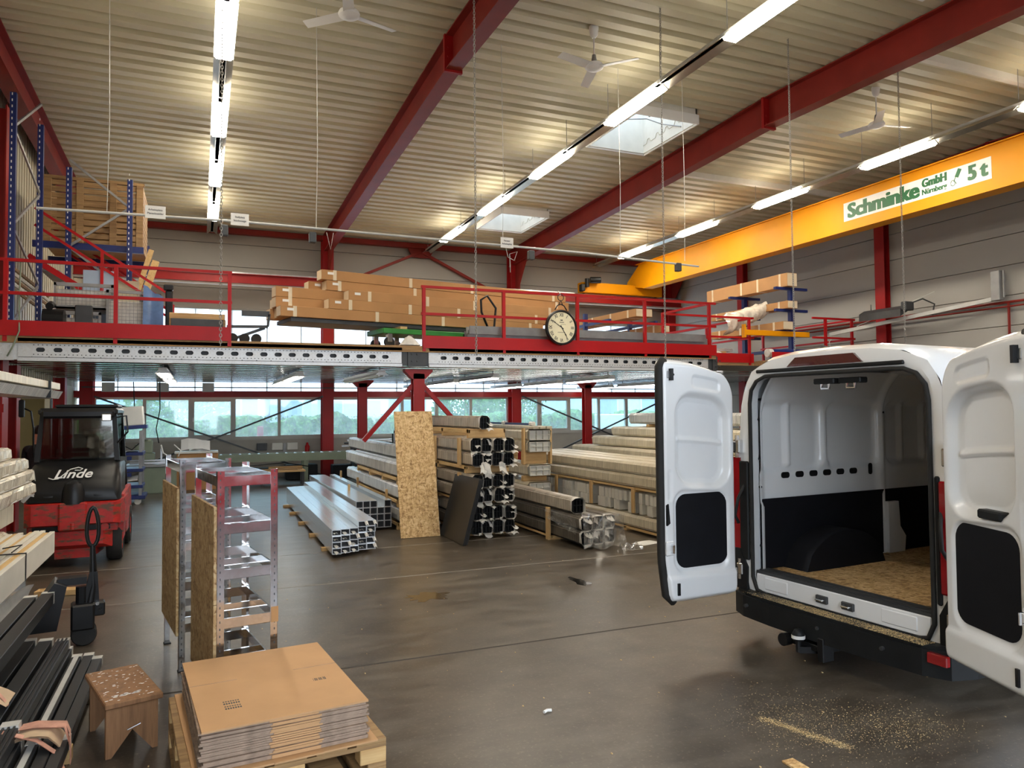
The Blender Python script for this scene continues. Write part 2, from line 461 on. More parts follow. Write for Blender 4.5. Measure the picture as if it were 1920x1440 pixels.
# ceiling: trapezoidal sheet, ribs along X, open where the roof lights sit
HOLES = [(7.75, 9.1, 12.05, 13.9), (7.75, 9.1, 18.95, 20.8), (7.75, 9.1, 5.1, 6.95)]
pitch = .343; prof = [(0, .085), (.05, 0), (.23, 0), (.28, .085)]
ys = []
y = YN
while y < YF:
    for d, h in prof:
        if y+d < YF+.1: ys.append((y+d, ceil_z(y+d)+h))
    y += pitch
xs = [XL-.1, 7.75, 9.1, XR+.1]
cm = MB(); nx = len(xs)
vs = [(x, yy, zz) for yy, zz in ys for x in xs]; fs = []
for j in range(len(ys)-1):
    for i in range(nx-1):
        mx = (xs[i]+xs[i+1])/2; my = (ys[j][0]+ys[j+1][0])/2
        if any(a < mx < b and c < my < d for a, b, c, d in HOLES): continue
        fs.append((j*nx+i, j*nx+i+1, (j+1)*nx+i+1, (j+1)*nx+i))
cm.add(vs, fs)
ceiling = struct(cm, 'ceiling', M['ceil'])
for k, (a, b, c, d) in enumerate(HOLES):                          # roof lights: white shaft, hanging lip, clear dome
    z0 = ceil_z((c+d)/2)-.2; z1 = z0+1.1
    e = tag(thing('window_%d' % (21+k), None, None, ((a+b)/2, (c+d)/2, z0)), kind='structure'); hx = (b-a)/2+.04; hy = (d-c)/2+.04
    s = MB()
    s.box(-hx, -hy, 0, hx, -hy+.03, 1.1).box(-hx, hy-.03, 0, hx, hy, 1.1).box(-hx, -hy, 0, -hx+.03, hy, 1.1).box(hx-.03, -hy, 0, hx, hy, 1.1)
    s.build('shaft', M['offwhite'], e)
    s = MB()
    for q in ((-hx-.03, -hy-.03, hx+.03, -hy), (-hx-.03, hy, hx+.03, hy+.03), (-hx-.03, -hy, -hx, hy), (hx, -hy, hx+.03, hy)):
        s.box(q[0], q[1], -.03, q[2], q[3], .16)
    s.build('frame', M['white'], e)
    s = MB().grid(9, 9, lambda u, v: ((u*2-1)*hx, (v*2-1)*hy, 1.1+.22*math.sin(math.pi*u)*math.sin(math.pi*v)))
    s.build('pane', M['dome'], e, 'all', False)
    MB().tube([(-hx*.4, hy*.9, .6), (hx*.5, hy*.3, .5), (hx*.85, hy*.1, .35), (hx*.95, -hy*.5, .1)], .012, 6).bar((0, 0, .66), (hx*.7, hy*.4, .62), .03, .05).build('opener', M['grey'], e)

# far wall
wf = struct(MB().box(XL-.2, YF-.1, 0, XR+.2, YF+.1, 1.2).box(XL-.2, YF, 5.15, XR+.2, YF+.1, 8.1), 'wall_far', M['lowwall'])
CX = [-2.9, 3.67, 10.05, 16.5]
zj = [5.15, 5.76, 6.44, 7.13, 7.75]
for bx in range(3):
    for k in range(4):
        MB().cbox(CX[bx]+.02, YF-.1, zj[k]+.006, CX[bx+1]-.02, YF-.002, zj[k+1]-.006, .006).build('panel', M['panelw'], wf)
MB().box(XL-.2, YF-.14, 1.17, XR+.2, YF-.02, 1.24).build('sill', M['frame'], wf)
mull = [-2.75, -1.49, -.26, .96, 2.25, 3.67, 4.88, 6.14, 7.33, 8.56, 9.9, 11.11, 12.34, 13.55, 14.74, 16.3]
for k in range(len(mull)-1):
    a, b = mull[k], mull[k+1]
    e = tag(thing('window_%d' % (k+1), None, None, ((a+b)/2, YF-.06, 1.24)), kind='structure')
    hw = (b-a)/2; H = 1.2
    fw = .055 if k % 3 else .035
    f = MB()
    f.box(-hw, -.05, 0, hw, .05, fw).box(-hw, -.05, H-fw, hw, .05, H).box(-hw, -.05, fw, -hw+fw, .05, H-fw).box(hw-fw, -.05, fw, hw, .05, H-fw)
    if k in (2, 11):
        g = fw+.05
        f.box(-hw+fw, -.065, fw, hw-fw, .03, g).box(-hw+fw, -.065, H-g, hw-fw, .03, H-fw).box(-hw+fw, -.065, g, -hw+g, .03, H-g).box(hw-g, -.065, g, hw-fw, .03, H-g)
        MB().box(-hw+fw+.01, -.1, .5, -hw+fw+.035, -.065, .62).build('handle', M['white'], e)
    f.build('window_frame', M['frame'], e)
    MB().box(-hw+fw, .0, fw, hw-fw, .006, H-fw).build('pane', M['glass'], e)
band = tag(thing('window_16', None, None, (0, YF-.03, 2.62)), kind='structure')      # translucent daylight band
xx = XL
while xx < XR-.2:
    x1 = min(xx+1.02, XR)
    MB().box(xx+.012, -.02, 0, x1-.012, .02, 2.55).build('pane', M['poly'], band)
    xx += 1.02
s = MB()
xx = XL
while xx < XR:
    s.box(xx-.012, -.025, 0, xx+.012, .025, 2.55); xx += 1.02
s.box(XL, -.03, 2.5, XR, .03, 2.57).box(XL, -.03, -.03, XR, .03, .0)
s.build('window_frame', M['frame'], band)
struct(MB().box(XL, YF-.09, 2.44, XR, YF+.05, 2.6), 'trim_1', M['frame'])

# right wall with its panels
wr = struct(MB().box(XR, YN, 0, XR+.15, YF, 8.1), 'wall_right', M['lowwall'])
CYR = [YN, 3.0, 8.5, 14.05, 19.5, YF]
zr = [0, 1.08, 1.76, 2.44, 3.12, 3.8, 4.48, 5.16, 5.84, 6.52, 7.2, 7.98]
for i in range(5):
    for k in range(11):
        MB().cbox(XR-.09, CYR[i]+.015, zr[k]+.006, XR, CYR[i+1]-.015, zr[k+1]-.006, .006).build('panel', M['panelw'], wr)

# left wall: ribbed cladding above, opening to the side room below the deck
wl = MB()
def ribs_y(y0, y1, z0, z1, p=.22):
    yy = y0
    while yy < y1-.01:
        e1 = min(yy+p, y1)
        wl.box(XL-.1, yy, z0, XL, yy+(e1-yy)*.62, z1).box(XL-.1, yy+(e1-yy)*.62, z0, XL-.035, e1, z1)
        yy += p
ribs_y(YN, YF, 2.75, 8.1); ribs_y(YN, 15.5, 0, 2.75)
wl.box(XL-.1, 19.9, 0, XL, YF, 2.75).box(XL-.1, 15.5, 2.55, XL, 19.9, 2.75)
struct(wl, 'wall_left', M['leftclad'])
sr = MB().box(-7.3, 14.5, 0, -7.2, 22, 2.9).box(-7.3, 14.5, 0, XL-.1, 14.6, 2.9).box(-7.3, 21.9, 0, XL-.1, 22, 2.9).box(-7.3, 14.5, 2.75, XL-.1, 22, 2.9)
struct(sr, 'wall_side_room', M['cream'])
for ly, lbl in ((16.3, 'near'), (19.2, 'far')):  # the second, unseen lamp is added to brighten the side room
  e = thing('fill_ceiling_lamp', 'white tube lamp on the ceiling of the cream side room, %s one' % lbl, 'lamp', (-4.4, ly, 2.72))
  MB().box(-.06, -.75, -.02, .06, .75, .03).build('housing', M['white'], e)
  MB().box(-.045, -.72, -.06, .045, .72, -.02).build('diffuser', M['tubelow'], e)

# near wall (behind the camera) with the open gate
wn = MB().box(XL-.1, YN-.15, 0, -2.0, YN, 8.1).box(12.0, YN-.15, 0, XR+.15, YN, 8.1).box(-2.0, YN-.15, 5.0, 12.0, YN, 8.1)
struct(wn, 'wall_near', M['panelw'])

# ================================================================== STEEL FRAME
def ibeam(mb, p, q, wd, h, tf=.02, tw=.014, up=(0, 0, 1)):
    p = Vector(p); q = Vector(q); u = Vector(up)
    mb.bar(p+u*(h/2-tf/2), q+u*(h/2-tf/2), wd, tf, up)
    mb.bar(p-u*(h/2-tf/2), q-u*(h/2-tf/2), wd, tf, up)
    mb.bar(p, q, tw, h-2*tf, up)
col_lab = ['red steel column at the left end of the window wall', 'red steel column with haunch between window bays, left of the long cardboard boxes', 'red steel column with wide haunch behind the white mezzanine bundles', 'red steel column in the far corner behind the yellow crane']
for i, x in enumerate(CX):
    e = thing('steel_column', col_lab[i], 'column', (x, 23.6, 0))
    m = MB()
    m.box(-.17, -.2, 0, .17, -.17, 7.5).box(-.17, .17, 0, .17, .2, 7.5).box(-.012, -.17, 0, .012, .17, 7.5)
    m.build('shaft', M['red'], e)
    MB().box(-.22, -.24, 0, .22, .24, .025).build('base_plate', M['red'], e)
    MB().prism([(-.2, 6.05), (-.2, 7.1), (-1.0, 7.1)], 'yz', -.012, .012).bar((0, -.2, 6.05), (0, -1.02, 7.08), .24, .02, (1, 0, 0)).build('haunch', M['oxide'], e)
beam_lab = ['dark red roof beam along the left wall above the rack', 'red roof beam over the cardboard boxes, between the first two strip lights', 'red roof beam beside the roof lights', 'dark red roof beam along the right wall above the crane']
for i, x in enumerate(CX):
    xb = x if i < 3 else 16.45
    e = thing('roof_beam', beam_lab[i], 'beam', (xb, 11, 0))
    m = MB()
    for ya, yb in ((YN, 11.0), (11.0, 23.8)):
        ibeam(m, (0, ya-11, ceil_z(ya)-.3), (0, yb-11, ceil_z(yb)-.3), .25, .56)
    m.build('girder', M['oxide'], e)
    m = MB().box(-.15, -.03, 7.36, .15, -.005, 7.96).box(-.15, .005, 7.36, .15, .03, 7.96)
    for sx in (-.09, .09):
        for zz in (7.45, 7.6, 7.75): m.cyl((sx, -.05, zz), (sx, .05, zz), .015, 6)
    m.build('splice_plate', M['red'], e)
for i, y in enumerate(CYR[1:5]):
    e = thing('wall_column', ['red wall column hidden beside the parked van', 'red wall column behind the raised van door', 'red wall column carrying the radiant heater', 'red wall column left of the cantilever rack boxes'][i], 'column', (16.55, y, 0))
    MB().box(-.1, -.15, 0, -.08, .15, 7.6).box(.08, -.15, 0, .1, .15, 7.6).box(-.08, -.01, 0, .08, .01, 7.6).build('shaft', M['red'], e)
for i, (y, wd) in enumerate(((14.2, .4), (15.15, .3), (20.05, .3))):
    e = thing('side_column', ['broad red column at the left end of the mezzanine', 'slim red column beside the opening to the cream side room', 'red column behind the forklift cab, at the far jamb of the side room opening'][i], 'column', (-3.02, y, 0))
    MB().box(-.12, -wd/2, 0, -.1, wd/2, 7.0 if i == 0 else 2.85).box(.1, -wd/2, 0, .12, wd/2, 7.0 if i == 0 else 2.85).box(-.1, -.012, 0, .1, .012, 7.0 if i == 0 else 2.85).build('shaft', M['red'], e)
tag(MB().box(XL, 23.42, 2.46, XR, 23.6, 2.64).build('window_beam', M['red']), 'long red steel beam above the window row', 'beam')
tag(MB().box(XL, 23.6, 7.4, XR, 23.8, 7.56).build('eaves_beam', M['oxide']), 'dark red eaves beam under the ceiling at the far wall', 'beam')
e = thing('crane_runway', 'red crane runway beam high along the far wall', 'crane rail', (0, 23.05, 5.8))
m = MB(); ibeam(m, (XL, 0, .14), (XR, 0, .14), .2, .28); m.build('girder', M['red'], e)
MB().box(XL, -.03, .28, XR, .03, .33).build('rail', M['steel'], e)
MB().box(XL, -.02, -.06, XR, .08, -.0).build('conductor_strip', M['lgrey'], e)
e = thing('chevron_brace', 'red steel bracing forming a roof shape on the upper far wall', 'brace', (6.75, 23.72, 5.8))
for sx in (-1, 1): MB().bar((0, 0, 1.5), (sx*3.0, 0, .1), .08, .14, (0, 1, 0)).build('diagonal', M['oxide'], e)
MB().prism([(-.45, 1.62), (.45, 1.62), (.3, 1.3), (-.3, 1.3)], 'xz', -.03, .03).build('gusset', M['oxide'], e)
for xa, xb, nm in ((-2.7, 3.5, 'dark X shaped bracing rods in front of the left windows'), (10.25, 16.35, 'dark X shaped bracing rods in front of the right windows')):
    e = thing('rod_brace', nm, 'brace', (xa, 23.35, 0))
    L = xb-xa
    for za, zb in ((2.48, .05), (.05, 2.48)):
        MB().bar((0, 0 if za > 1 else -.05, za), (L, 0 if za > 1 else -.05, zb), .05, .05).build('rod', M['darkgrey'], e)

# ================================================================== MEZZANINE
YM = 13.6
mz = thing('mezzanine', 'galvanised mezzanine floor on red columns with perforated edge beams', 'mezzanine', (0, YM, 0))
MB().box(-3.1, 0, 3.12, 10.76, 9.7, 3.24).box(10.76, 1.9, 3.12, 13.5, 9.7, 3.24).box(13.5, 1.2, 3.12, 16.6, 9.7, 3.24).build('deck', M['oldwood'], mz)
sf = MB(); yy = .2; pts = []
while yy < 9.3:
    pts += [(yy, 3.0), (yy+.05, 2.87), (yy+.3, 2.87), (yy+.35, 3.0)]; yy += .62
sf.add([(x, a, b) for a, b in pts for x in (-3.1, 16.6)], [(2*i, 2*i+1, 2*i+3, 2*i+2) for i in range(len(pts)-1)])
sf.build('soffit', M['galvdeck'], mz)
def perf_beam(x0, x1):
    b = MB(); n = int((x1-x0-.3)/.24); sx = x0+.18
    def stadium(cx):
        pts = []
        for k in range(16):
            t = 2*math.pi*(k+.5)/16
            pts.append((cx+.036*math.cos(t)+(.026 if math.cos(t) > 0 else -.026), 3.02+.036*math.sin(t)))
        return pts
    def rect16(cx):
        pts = []
        for k in range(16):
            t = 2*math.pi*(k+.5)/16; c, s_ = math.cos(t), math.sin(t); q = max(abs(c), abs(s_))
            pts.append((cx+.12*c/q, 3.02+.15*s_/q))
        return pts
    for k in range(n):
        cx = sx+.12+k*.24
        a, r = stadium(cx), rect16(cx)
        vs = [(p[0], .04, p[1]) for p in a]+[(p[0], .04, p[1]) for p in r]+[(p[0], .055, p[1]) for p in a]
        fs = [(i, (i+1) % 16, 16+(i+1) % 16, 16+i) for i in range(16)]+[(i, (i+1) % 16, 32+(i+1) % 16, 32+i) for i in range(16)]
        b.add(vs, fs)
    b.box(x0, .04, 2.87, sx, .055, 3.17).box(sx+n*.24, .04, 2.87, x1, .055, 3.17)
    for za, zb in ((3.17, 3.2), (2.84, 2.87)): b.box(x0, .0, za, x1, .1, zb)
    for zz in (3.138, 2.895): MB().box(x0, .034, zz, x1, .039, zz+.01).build('shade_line', M['black'], mz)  # black strips paint in the shade line between flange and web
    b.box(x0, .0, 3.145, x1, .008, 3.17).box(x0, .0, 2.87, x1, .008, 2.895)
    o = b.build('edge_beam', M['galvb'], mz, False, False)
    d = MB()
    for k in range(int(n*4)):
        for zz in (2.945, 3.095): d.box(sx+k*.06+.022, .037, zz-.007, sx+k*.06+.038, .0405, zz+.007)
    tag(d.build('bolt_holes', M['darkgrey'], o), kind='stuff')
    MB().box(x0, .12, 2.87, x1, .13, 3.17).build('shade_backing', M['darkgrey'], mz)  # dark sheet added as the shade seen through the beam holes
perf_beam(-2.63, 3.5); perf_beam(4.03, 10.57)
MB().box(10.6, 1.95, 2.85, 13.4, 2.05, 3.2).build('edge_beam', M['galvb'], mz)
for x0, x1 in ((3.5, 4.03), (10.57, 10.85), (-3.05, -2.63)):
    g = MB().box(x0+.12, .03, 2.85, x1-.06, .1, 3.2).box(x0, .06, 2.86, x0+.12, .08, 3.18).box(x1-.06, .06, 2.86, x1, .08, 3.18)
    for zz in (2.95, 3.08):
        for q in (.2, .3): g.cyl((x0+q, .0, zz), (x0+q, .03, zz), .016, 8)
    g.build('junction_bracket', M['darkgrey'] if x0 > 0 else M['galvb'], mz)
MB().box(-2.88, -.03, 3.23, .46, 0, 3.47).build('fascia', M['railred'], mz)
MB().box(3.9, -.03, 3.2, 10.76, 0, 3.44).build('fascia', M['railred'], mz)
MB().box(10.76, 1.87, 3.2, 13.47, 1.9, 3.44).box(10.73, 0, 3.2, 10.76, 1.9, 3.44).build('fascia', M['railred'], mz)
MB().box(13.47, 1.17, 3.2, 16.6, 1.2, 3.44).build('fascia', M['railred'], mz)
for x, y in ((3.87, .25), (10.45, .25), (3.8, 5.2), (10.27, 5.2)):
    m = MB()
    m.box(x-.11, y-.1, 0, x+.11, y-.08, 2.72).box(x-.11, y+.08, 0, x+.11, y+.1, 2.72).box(x-.01, y-.08, 0, x+.01, y+.08, 2.72)
    m.prism([(x-.13, 2.62), (x+.13, 2.62), (x+.27, 2.76), (x+.27, 2.8), (x-.27, 2.8), (x-.27, 2.76)], 'xz', y-.1, y+.1)
    m.box(x-.16, y-.16, 0, x+.16, y+.16, .02)
    m.build('column', M['red'], mz)
for sx, L in ((-1, 1.05), (1, 1.5)):
    MB().bar((3.87+sx*.1, .25, 2.5), (3.87+sx*L, .25, 2.5-L), .08, .08, (0, 1, 0)).build('knee_brace', M['red'], mz)
# handrails
def rail_run(name, label, pts, posts, zt=4.42, zm=3.9, z0=3.24):
    e = thing(name, label, 'railing', (pts[0][0], pts[0][1], z0))
    ox, oy = pts[0]
    for zz, nm in ((zt, 'top_rail'), (zm, 'middle_rail')):
        m = MB()
        for (a, b), (c, d) in zip(pts[:-1], pts[1:]): m.bar((a-ox, b-oy, zz-z0), (c-ox, d-oy, zz-z0), .05, .05)
        m.build(nm, M['railred'], e)
    for x, y in posts: MB().box(x-ox-.03, y-oy-.03, -.1, x-ox+.03, y-oy+.03, zt-z0).build('post', M['railred'], e)
    return e
rail_run('handrail', 'red steel handrail on the mezzanine edge below the wooden crate', [(-3.0, 13.62), (.5, 13.62)], [(-2.8, 13.62), (-1.28, 13.62), (.46, 13.62)])
rail_run('handrail', 'red steel handrail carrying the round clock', [(3.88, 13.62), (10.78, 13.62)], [(3.93, 13.62), (5.58, 13.62), (7.24, 13.62), (8.89, 13.62), (10.6, 13.62)], 4.38, 3.86)
rail_run('handrail', 'red handrail stepping back in front of the film wrapped bundle', [(10.62, 13.7), (10.62, 15.5), (13.42, 15.5)], [(10.62, 15.46), (13.35, 15.5)], 4.38, 3.86)
rail_run('handrail', 'short red handrail beside the yellow barrier bar', [(13.45, 15.45), (13.45, 17.4)], [(13.45, 17.4)], 4.38, 3.86)
rail_run('handrail', 'red handrail at the right wall behind the blue cantilever rack', [(14.9, 14.85), (16.4, 14.85), (16.4, 18.5)], [(15.35, 14.85), (16.35, 14.9), (16.4, 18.4)], 4.38, 3.86)
tag(MB().cbox(13.1, 15.35, 3.92, 15.3, 15.43, 4.06, .008).cbox(13.06, 15.33, 3.85, 13.12, 15.45, 4.2, .008).build('barrier_bar', M['yellow']), 'yellow steel barrier bar across the mezzanine gap', 'barrier')
# lamps under the deck
def low_lamp(x, y0, y1, label, lit=True, group='twin tube lamps under the mezzanine'):
    e = thing('tube_lamp', label, 'lamp', (x, y0, 2.74), 0, group)
    L = y1-y0
    MB().box(-.07, 0, .03, .07, L, .08).prism([(-.13, -.02), (.13, -.02), (.07, .03), (-.07, .03)], 'xz', .02, L-.02).build('reflector', M['white'], e)
    for sx in (-.05, .05):
        MB().cyl((sx, .04, -.03), (sx, L-.04, -.03), .02, 10).build('tube', M['tubelow'] if lit else M['white'], e)
    MB().box(-.01, .2, .08, .01, .22, .2).box(-.01, L-.22, .08, .01, L-.2, .2).build('hanger', M['grey'], e)
lab = 'lit twin tube lamp hanging under the corrugated mezzanine soffit'
for x, ya, n in ((-.62, 14.6, 3), (1.85, 15.4, 3), (6.0, 15.1, 3), (9.0, 15.2, 3), (12.35, 15.4, 3)):
    for k in range(n):
        if x < 0 and k > 1: continue
        if x == 1.85 and k > 1: continue
        low_lamp(x, ya+k*2.75, ya+k*2.75+2.3, lab)
low_lamp(3.3, 14.4, 18.2, 'unlit tube lamp beside the front mezzanine column', False, None)
e = thing('cable_duct', 'grey cable duct with white plates along the gap above the windows', 'duct', (0, 23.3, 2.74))
MB().bar((-3, 0, 0), (16, 0, 0), .04, .03).build('duct', M['darkgrey'], e)
for x in (-2.35, -.98, .22): MB().box(x-.16, -.04, -.13, x+.16, -.025, .13).build('number_plate', M['offwhite'], e)
# ================================================================== HALL FIXTURES
def strip_light(x, z, segs, y0, y1, label):
    e = thing('strip_light', label, 'strip light', (x, y0, z))
    L = y1-y0
    MB().box(-.035, 0, .07, .035, L, .14).build('trunking', M['lgrey'], e)
    tr = [(-.14, 0), (-.135, 0), (-.05, .07), (.05, .07), (.135, 0), (.14, 0), (.055, .078), (-.055, .078)]
    for k in range(len(segs)+1):
        a = 0 if k == 0 else segs[k-1][1]-y0; b = L if k == len(segs) else segs[k][0]-y0
        if b-a > .1: MB().prism(tr, 'xz', a+.03, b-.03).build('reflector', M['refl'], e)
    for a, b in segs:
        MB().prism(tr, 'xz', a-y0, b-y0).build('lamp_housing', M['white'], e)
        MB().prism([(-.1, .05), (-.045, .095), (.045, .095), (.1, .05), (.05, .082), (-.05, .082)], 'xz', a-y0+.05, b-y0-.05).build('top_slot', M['uplight'], e)
        MB().prism([(-.13, .008), (.13, .008), (.1, -.03), (-.1, -.03)], 'xz', a-y0+.02, b-y0-.02).build('diffuser', M['tube'], e)
    m = MB(); yy = .8
    while yy < L:
        m.cyl((0, yy, .14), (0, yy, ceil_z(yy+y0)-z), .006, 5); yy += 1.66
    m.build('hanger', M['grey'], e)
segs = [(6.6+3.33*k, 8.25+3.33*k) for k in range(5)]
strip_light(.29, 7.25, [(3.3, 4.95)]+segs, 2.5, 23.3, 'warm lit strip light row near the left wall above the rack crate')
strip_light(6.85, 7.2, [(3.3, 4.95)]+segs, 2.5, 23.4, 'warm lit strip light row beside the two roof lights')
strip_light(13.15, 7.15, [(3.3, 4.95)]+segs, 2.5, 23.3, 'warm lit strip light row next to the yellow crane girder')

for yy, lbl in ((8.5, 'pale channel rail under the ceiling close to the right ceiling fan'), (14.95, 'pale channel rail under the ceiling behind the right ceiling fan')):
    e = thing('ceiling_rail', lbl, 'rail', (10.2, yy, ceil_z(yy)-.13))
    MB().box(0, -.055, 0, 6.2, .055, .03).box(0, -.055, .03, 6.2, -.045, .14).box(0, .045, .03, 6.2, .055, .14).build('channel', M['offwhite'], e)
def fan(x, y, z, a0, label):
    e = thing('ceiling_fan', label, 'ceiling fan', (x, y, z))
    top = ceil_z(y)-z
    MB().lathe([(.03, 0), (.1, .005), (.14, .03), (.145, .06), (.13, .09), (.06, .11), (.03, .12)], 24).build('motor', M['white'], e, True)
    MB().cyl((0, 0, .1), (0, 0, .24), .05, 14, .03).build('collar', M['grey'], e, True)
    MB().cyl((0, 0, .2), (0, 0, top-.1), .012, 8).build('rod', M['white'], e, True)
    MB().lathe([(.03, top-.16), (.06, top-.12), (.075, top-.02), (.075, top+.02)], 16).build('canopy', M['white'], e, True)
    for k in range(3):
        A = RZ(a0+k*2*math.pi/3)
        b = MB().grid(5, 2, lambda u, v: (.1+u*.6, -.075+.15*v*(1-.15*u), .05+.035*(v-.5)), A)
        b.grid(5, 2, lambda u, v: (.1+u*.6, -.075+.15*v*(1-.15*u), .043+.035*(v-.5)), A, True)
        b.build('blade', M['white'], e)
fan(1.82, 9.85, 7.3, R(18), 'white three blade ceiling fan between the left strip light and the first roof beam')
fan(5.62, 9.92, 7.28, R(75), 'white three blade ceiling fan close to the strip light with the roof lights')
fan(11.57, 9.86, 7.2, R(-12), 'white three blade ceiling fan between the second roof beam and the crane')

# hanging chains
lk = MB()
pts = []
for k in range(10):
    t = 2*math.pi*k/10
    pts.append((.013*math.cos(t), 0, .0225*math.sin(t)))
lk.tube(pts+[pts[0]], .0046, 5, False)
def chain(x, y, z0, z1, label):
    m = MB(); n = int((z1-z0)/.036)
    base = MB(); base.v, base.f = lk.v, lk.f
    for i in range(n):
        A = T(0, 0, i*.036) @ RZ(0 if i % 2 else math.pi/2)
        m.add([A @ Vector(p) for p in lk.v], lk.f)
    o = m.build('hanging_chain', M['chainsteel'], None, 'all', False)
    o.location = (x, y, z0); tag(o, label, 'chain')
chain(.21, 9.0, 2.77, 7.96, 'steel chain hanging in front of the mezzanine below the left strip light')
chain(3.3, 9.0, 2.74, 7.96, 'steel chain hanging in front of the long cardboard boxes')
chain(6.22, 9.0, 2.7, 7.96, 'steel chain hanging above the open left van door')
chain(8.65, 9.0, 2.8, 7.96, 'steel chain hanging behind the van roof near its aerial')
chain(11.1, 9.0, 2.8, 7.96, 'steel chain hanging across the crane sign')

# cable rail with signs
e = thing('cable_rail', 'thin grey cable rail slung across the hall below the ceiling', 'cable rail', (0, 11, 4.64))
MB().tube([(-1.95, 0, .0), (.5, 0, .05), (3, 0, .04), (6, 0, .02), (8.35, 0, -.05)], .018, 8).build('rail', M['lgrey'], e, True)
for x in (-1.15, 1.55, 4.5, 6.7, 8.05):
    MB().tube([(x, 0, .03), (x+.02, 0, 1.2), (x, 0, ceil_z(11)-4.64)], .005, 5).build('cord', M['lgrey'], e)
for x in (.3, 1.5, 5.0, 7.9):
    MB().cbox(x-.05, -.05, -.17, x+.05, .05, -.02, .01).box(x-.035, -.055, -.165, x+.035, -.05, -.14).build('trolley', M['darkgrey'], e)
MB().tube([(4.55, 0, .02), (4.6, .02, -.15), (4.7, 0, -.2), (4.76, .01, -.05), (4.62, 0, -.1), (4.63, 0, -.4)], .006, 5).tube([(1.7, 0, 0), (1.76, 0, -.25), (1.8, 0, 0)], .005, 5).build('cable_loop', M['lgrey'], e)
for x, w, l1, l2, lb in ((-.57, .25, 'Arbeitsplatz', 'Planschneider', 'white paper sign on the cable rail beside the wooden crate'), (.5, .24, 'Stellplatz', 'Stückwaage', 'white paper sign on the cable rail next to the left strip light'), (4.56, .22, 'Fenster', 'Arbeitsplatz', 'white paper sign on the cable rail near the second roof beam')):
    s = thing('paper_sign', lb, 'sign', (x, 10.965, 4.71))
    MB().box(-w/2, -.004, -.085, w/2, .004, .085).build('sheet', M['paper'], s)
    A = T(0, -.006, .03) @ RX(R(90))
    text_mesh(l1, .036, M['ink'], A, s, 'lettering', .0006, 0, .0005)
    text_mesh(l2, .036, M['ink'], T(0, -.006, -.02) @ RX(R(90)), s, 'lettering', .0006, 0, .0005)

# overhead crane
cr = thing('overhead_crane', 'yellow single girder overhead crane with green lettered sign', 'crane', (14.7, 0, 0))
m = MB()
m.prism([(-1.8, 6.33), (22.3, 6.33), (23.4, 6.5), (23.4, 6.68), (22.6, 7.2), (-1.8, 7.2)], 'yz', -.16, .16)
m.box(-.24, -1.8, 7.2, .24, 22.7, 7.225).box(-.2, -1.8, 6.3, .2, 22.3, 6.33)
m.build('girder', M['yellow'], cr)
MB().cbox(-2.35, 22.85, 6.13, 1.0, 23.2, 6.5, .02).build('end_carriage', M['yellow'], cr)
for x in (-2.2, .8):
    MB().cyl((x, 22.98, 6.19), (x, 23.12, 6.19), .08, 16).build('wheel', M['darkgrey'], cr)
MB().cyl((-2.1, 22.7, 6.55), (-1.75, 22.6, 6.55), .11, 14).cyl((-2.2, 22.75, 6.3), (-2.2, 22.75, 6.6), .08, 12).cbox(-2.45, 22.7, 6.15, -2.3, 22.9, 6.4, .02).build('drive_motor', M['black'], cr)
sg = MB().box(-.166, 9.72, 6.55, -.161, 13.4, 7.0).build('sign_board', M['paper'], cr)
SA = lambda yy, zz: T(-.168, yy, zz) @ RZ(R(-90)) @ RX(R(90))
text_mesh('Schminke', .48, M['greenletter'], SA(12.3, 6.765), sg, 'lettering', .012, 0, .001, width=1.93, fat=.022)
text_mesh('GmbH', .25, M['greenletter'], SA(10.97, 6.87), sg, 'lettering', .006, 0, .001, width=.57, fat=.012)
text_mesh('Nürnberg', .165, M['greenletter'], SA(10.97, 6.68), sg, 'lettering', .003, 0, .001, width=.58, fat=.006)
text_mesh('5 t', .42, M['greenletter'], SA(10.0, 6.775), sg, 'lettering', .012, 0, .001, width=.4, fat=.018)
m = MB().bar((-.168, 10.46, 6.79), (-.168, 10.38, 6.95), .006, .085, (0, .8, .5))
m.tube([(-.168, 10.54+.05*math.cos(t*.5), 6.69+.06*math.sin(t*.5)) for t in range(13)], .006, 5)
m.tube([(-.168, 10.46, 6.84), (-.168, 10.52, 6.72), (-.168, 10.46, 6.66)], .007, 5)
m.build('emblem', M['greenletter'], sg)

# radiant heater, swing jib and pipes on the right wall
e = thing('radiant_heater', 'dark ceramic radiant heater with slanted reflector on the wall column', 'heater', (16.0, 13.6, 4.4))
A = RY(R(-28))
MB().prism([(-.2, -.08), (.2, -.08), (.1, .08), (-.1, .08)], 'xz', -.62, .62, A).build('reflector', M['darkgrey'], e)
m = MB()
for k in range(10): m.cbox(-.11, -.55+k*.11, -.11, .11, -.46+k*.11, -.075, .008, A)
m.build('burner_plates', M['darkgrey'], e)
MB().cbox(-.1, -.75, -.02, .2, -.6, .2, .02).tube([(.1, -.7, .15), (.3, -.9, .25), (.45, -1.1, .1), (.5, -1.0, -.15)], .02, 6).tube([(-.05, .3, .1), (0, .35, .25), (.05, .4, .1)], .012, 6).build('gas_valve', M['darkgrey'], e)
MB().bar((.05, 0, .08), (.5, .4, .15), .05, .05).build('bracket', M['darkgrey'], e)
e = thing('swing_jib', 'grey swing jib arm on the right wall above the van', 'jib', (16.45, 10.97, 4.42))
MB().bar((0, 0, 0), (-.6, 4.2, -.42), .07, .09).build('arm', M['lgrey'], e)
MB().cbox(-.06, -.1, -.05, .1, .1, .62, .01).tube([(.0, -.16, .0), (.0, -.16, .6)], .02, 6).build('mast', M['grey'], e)
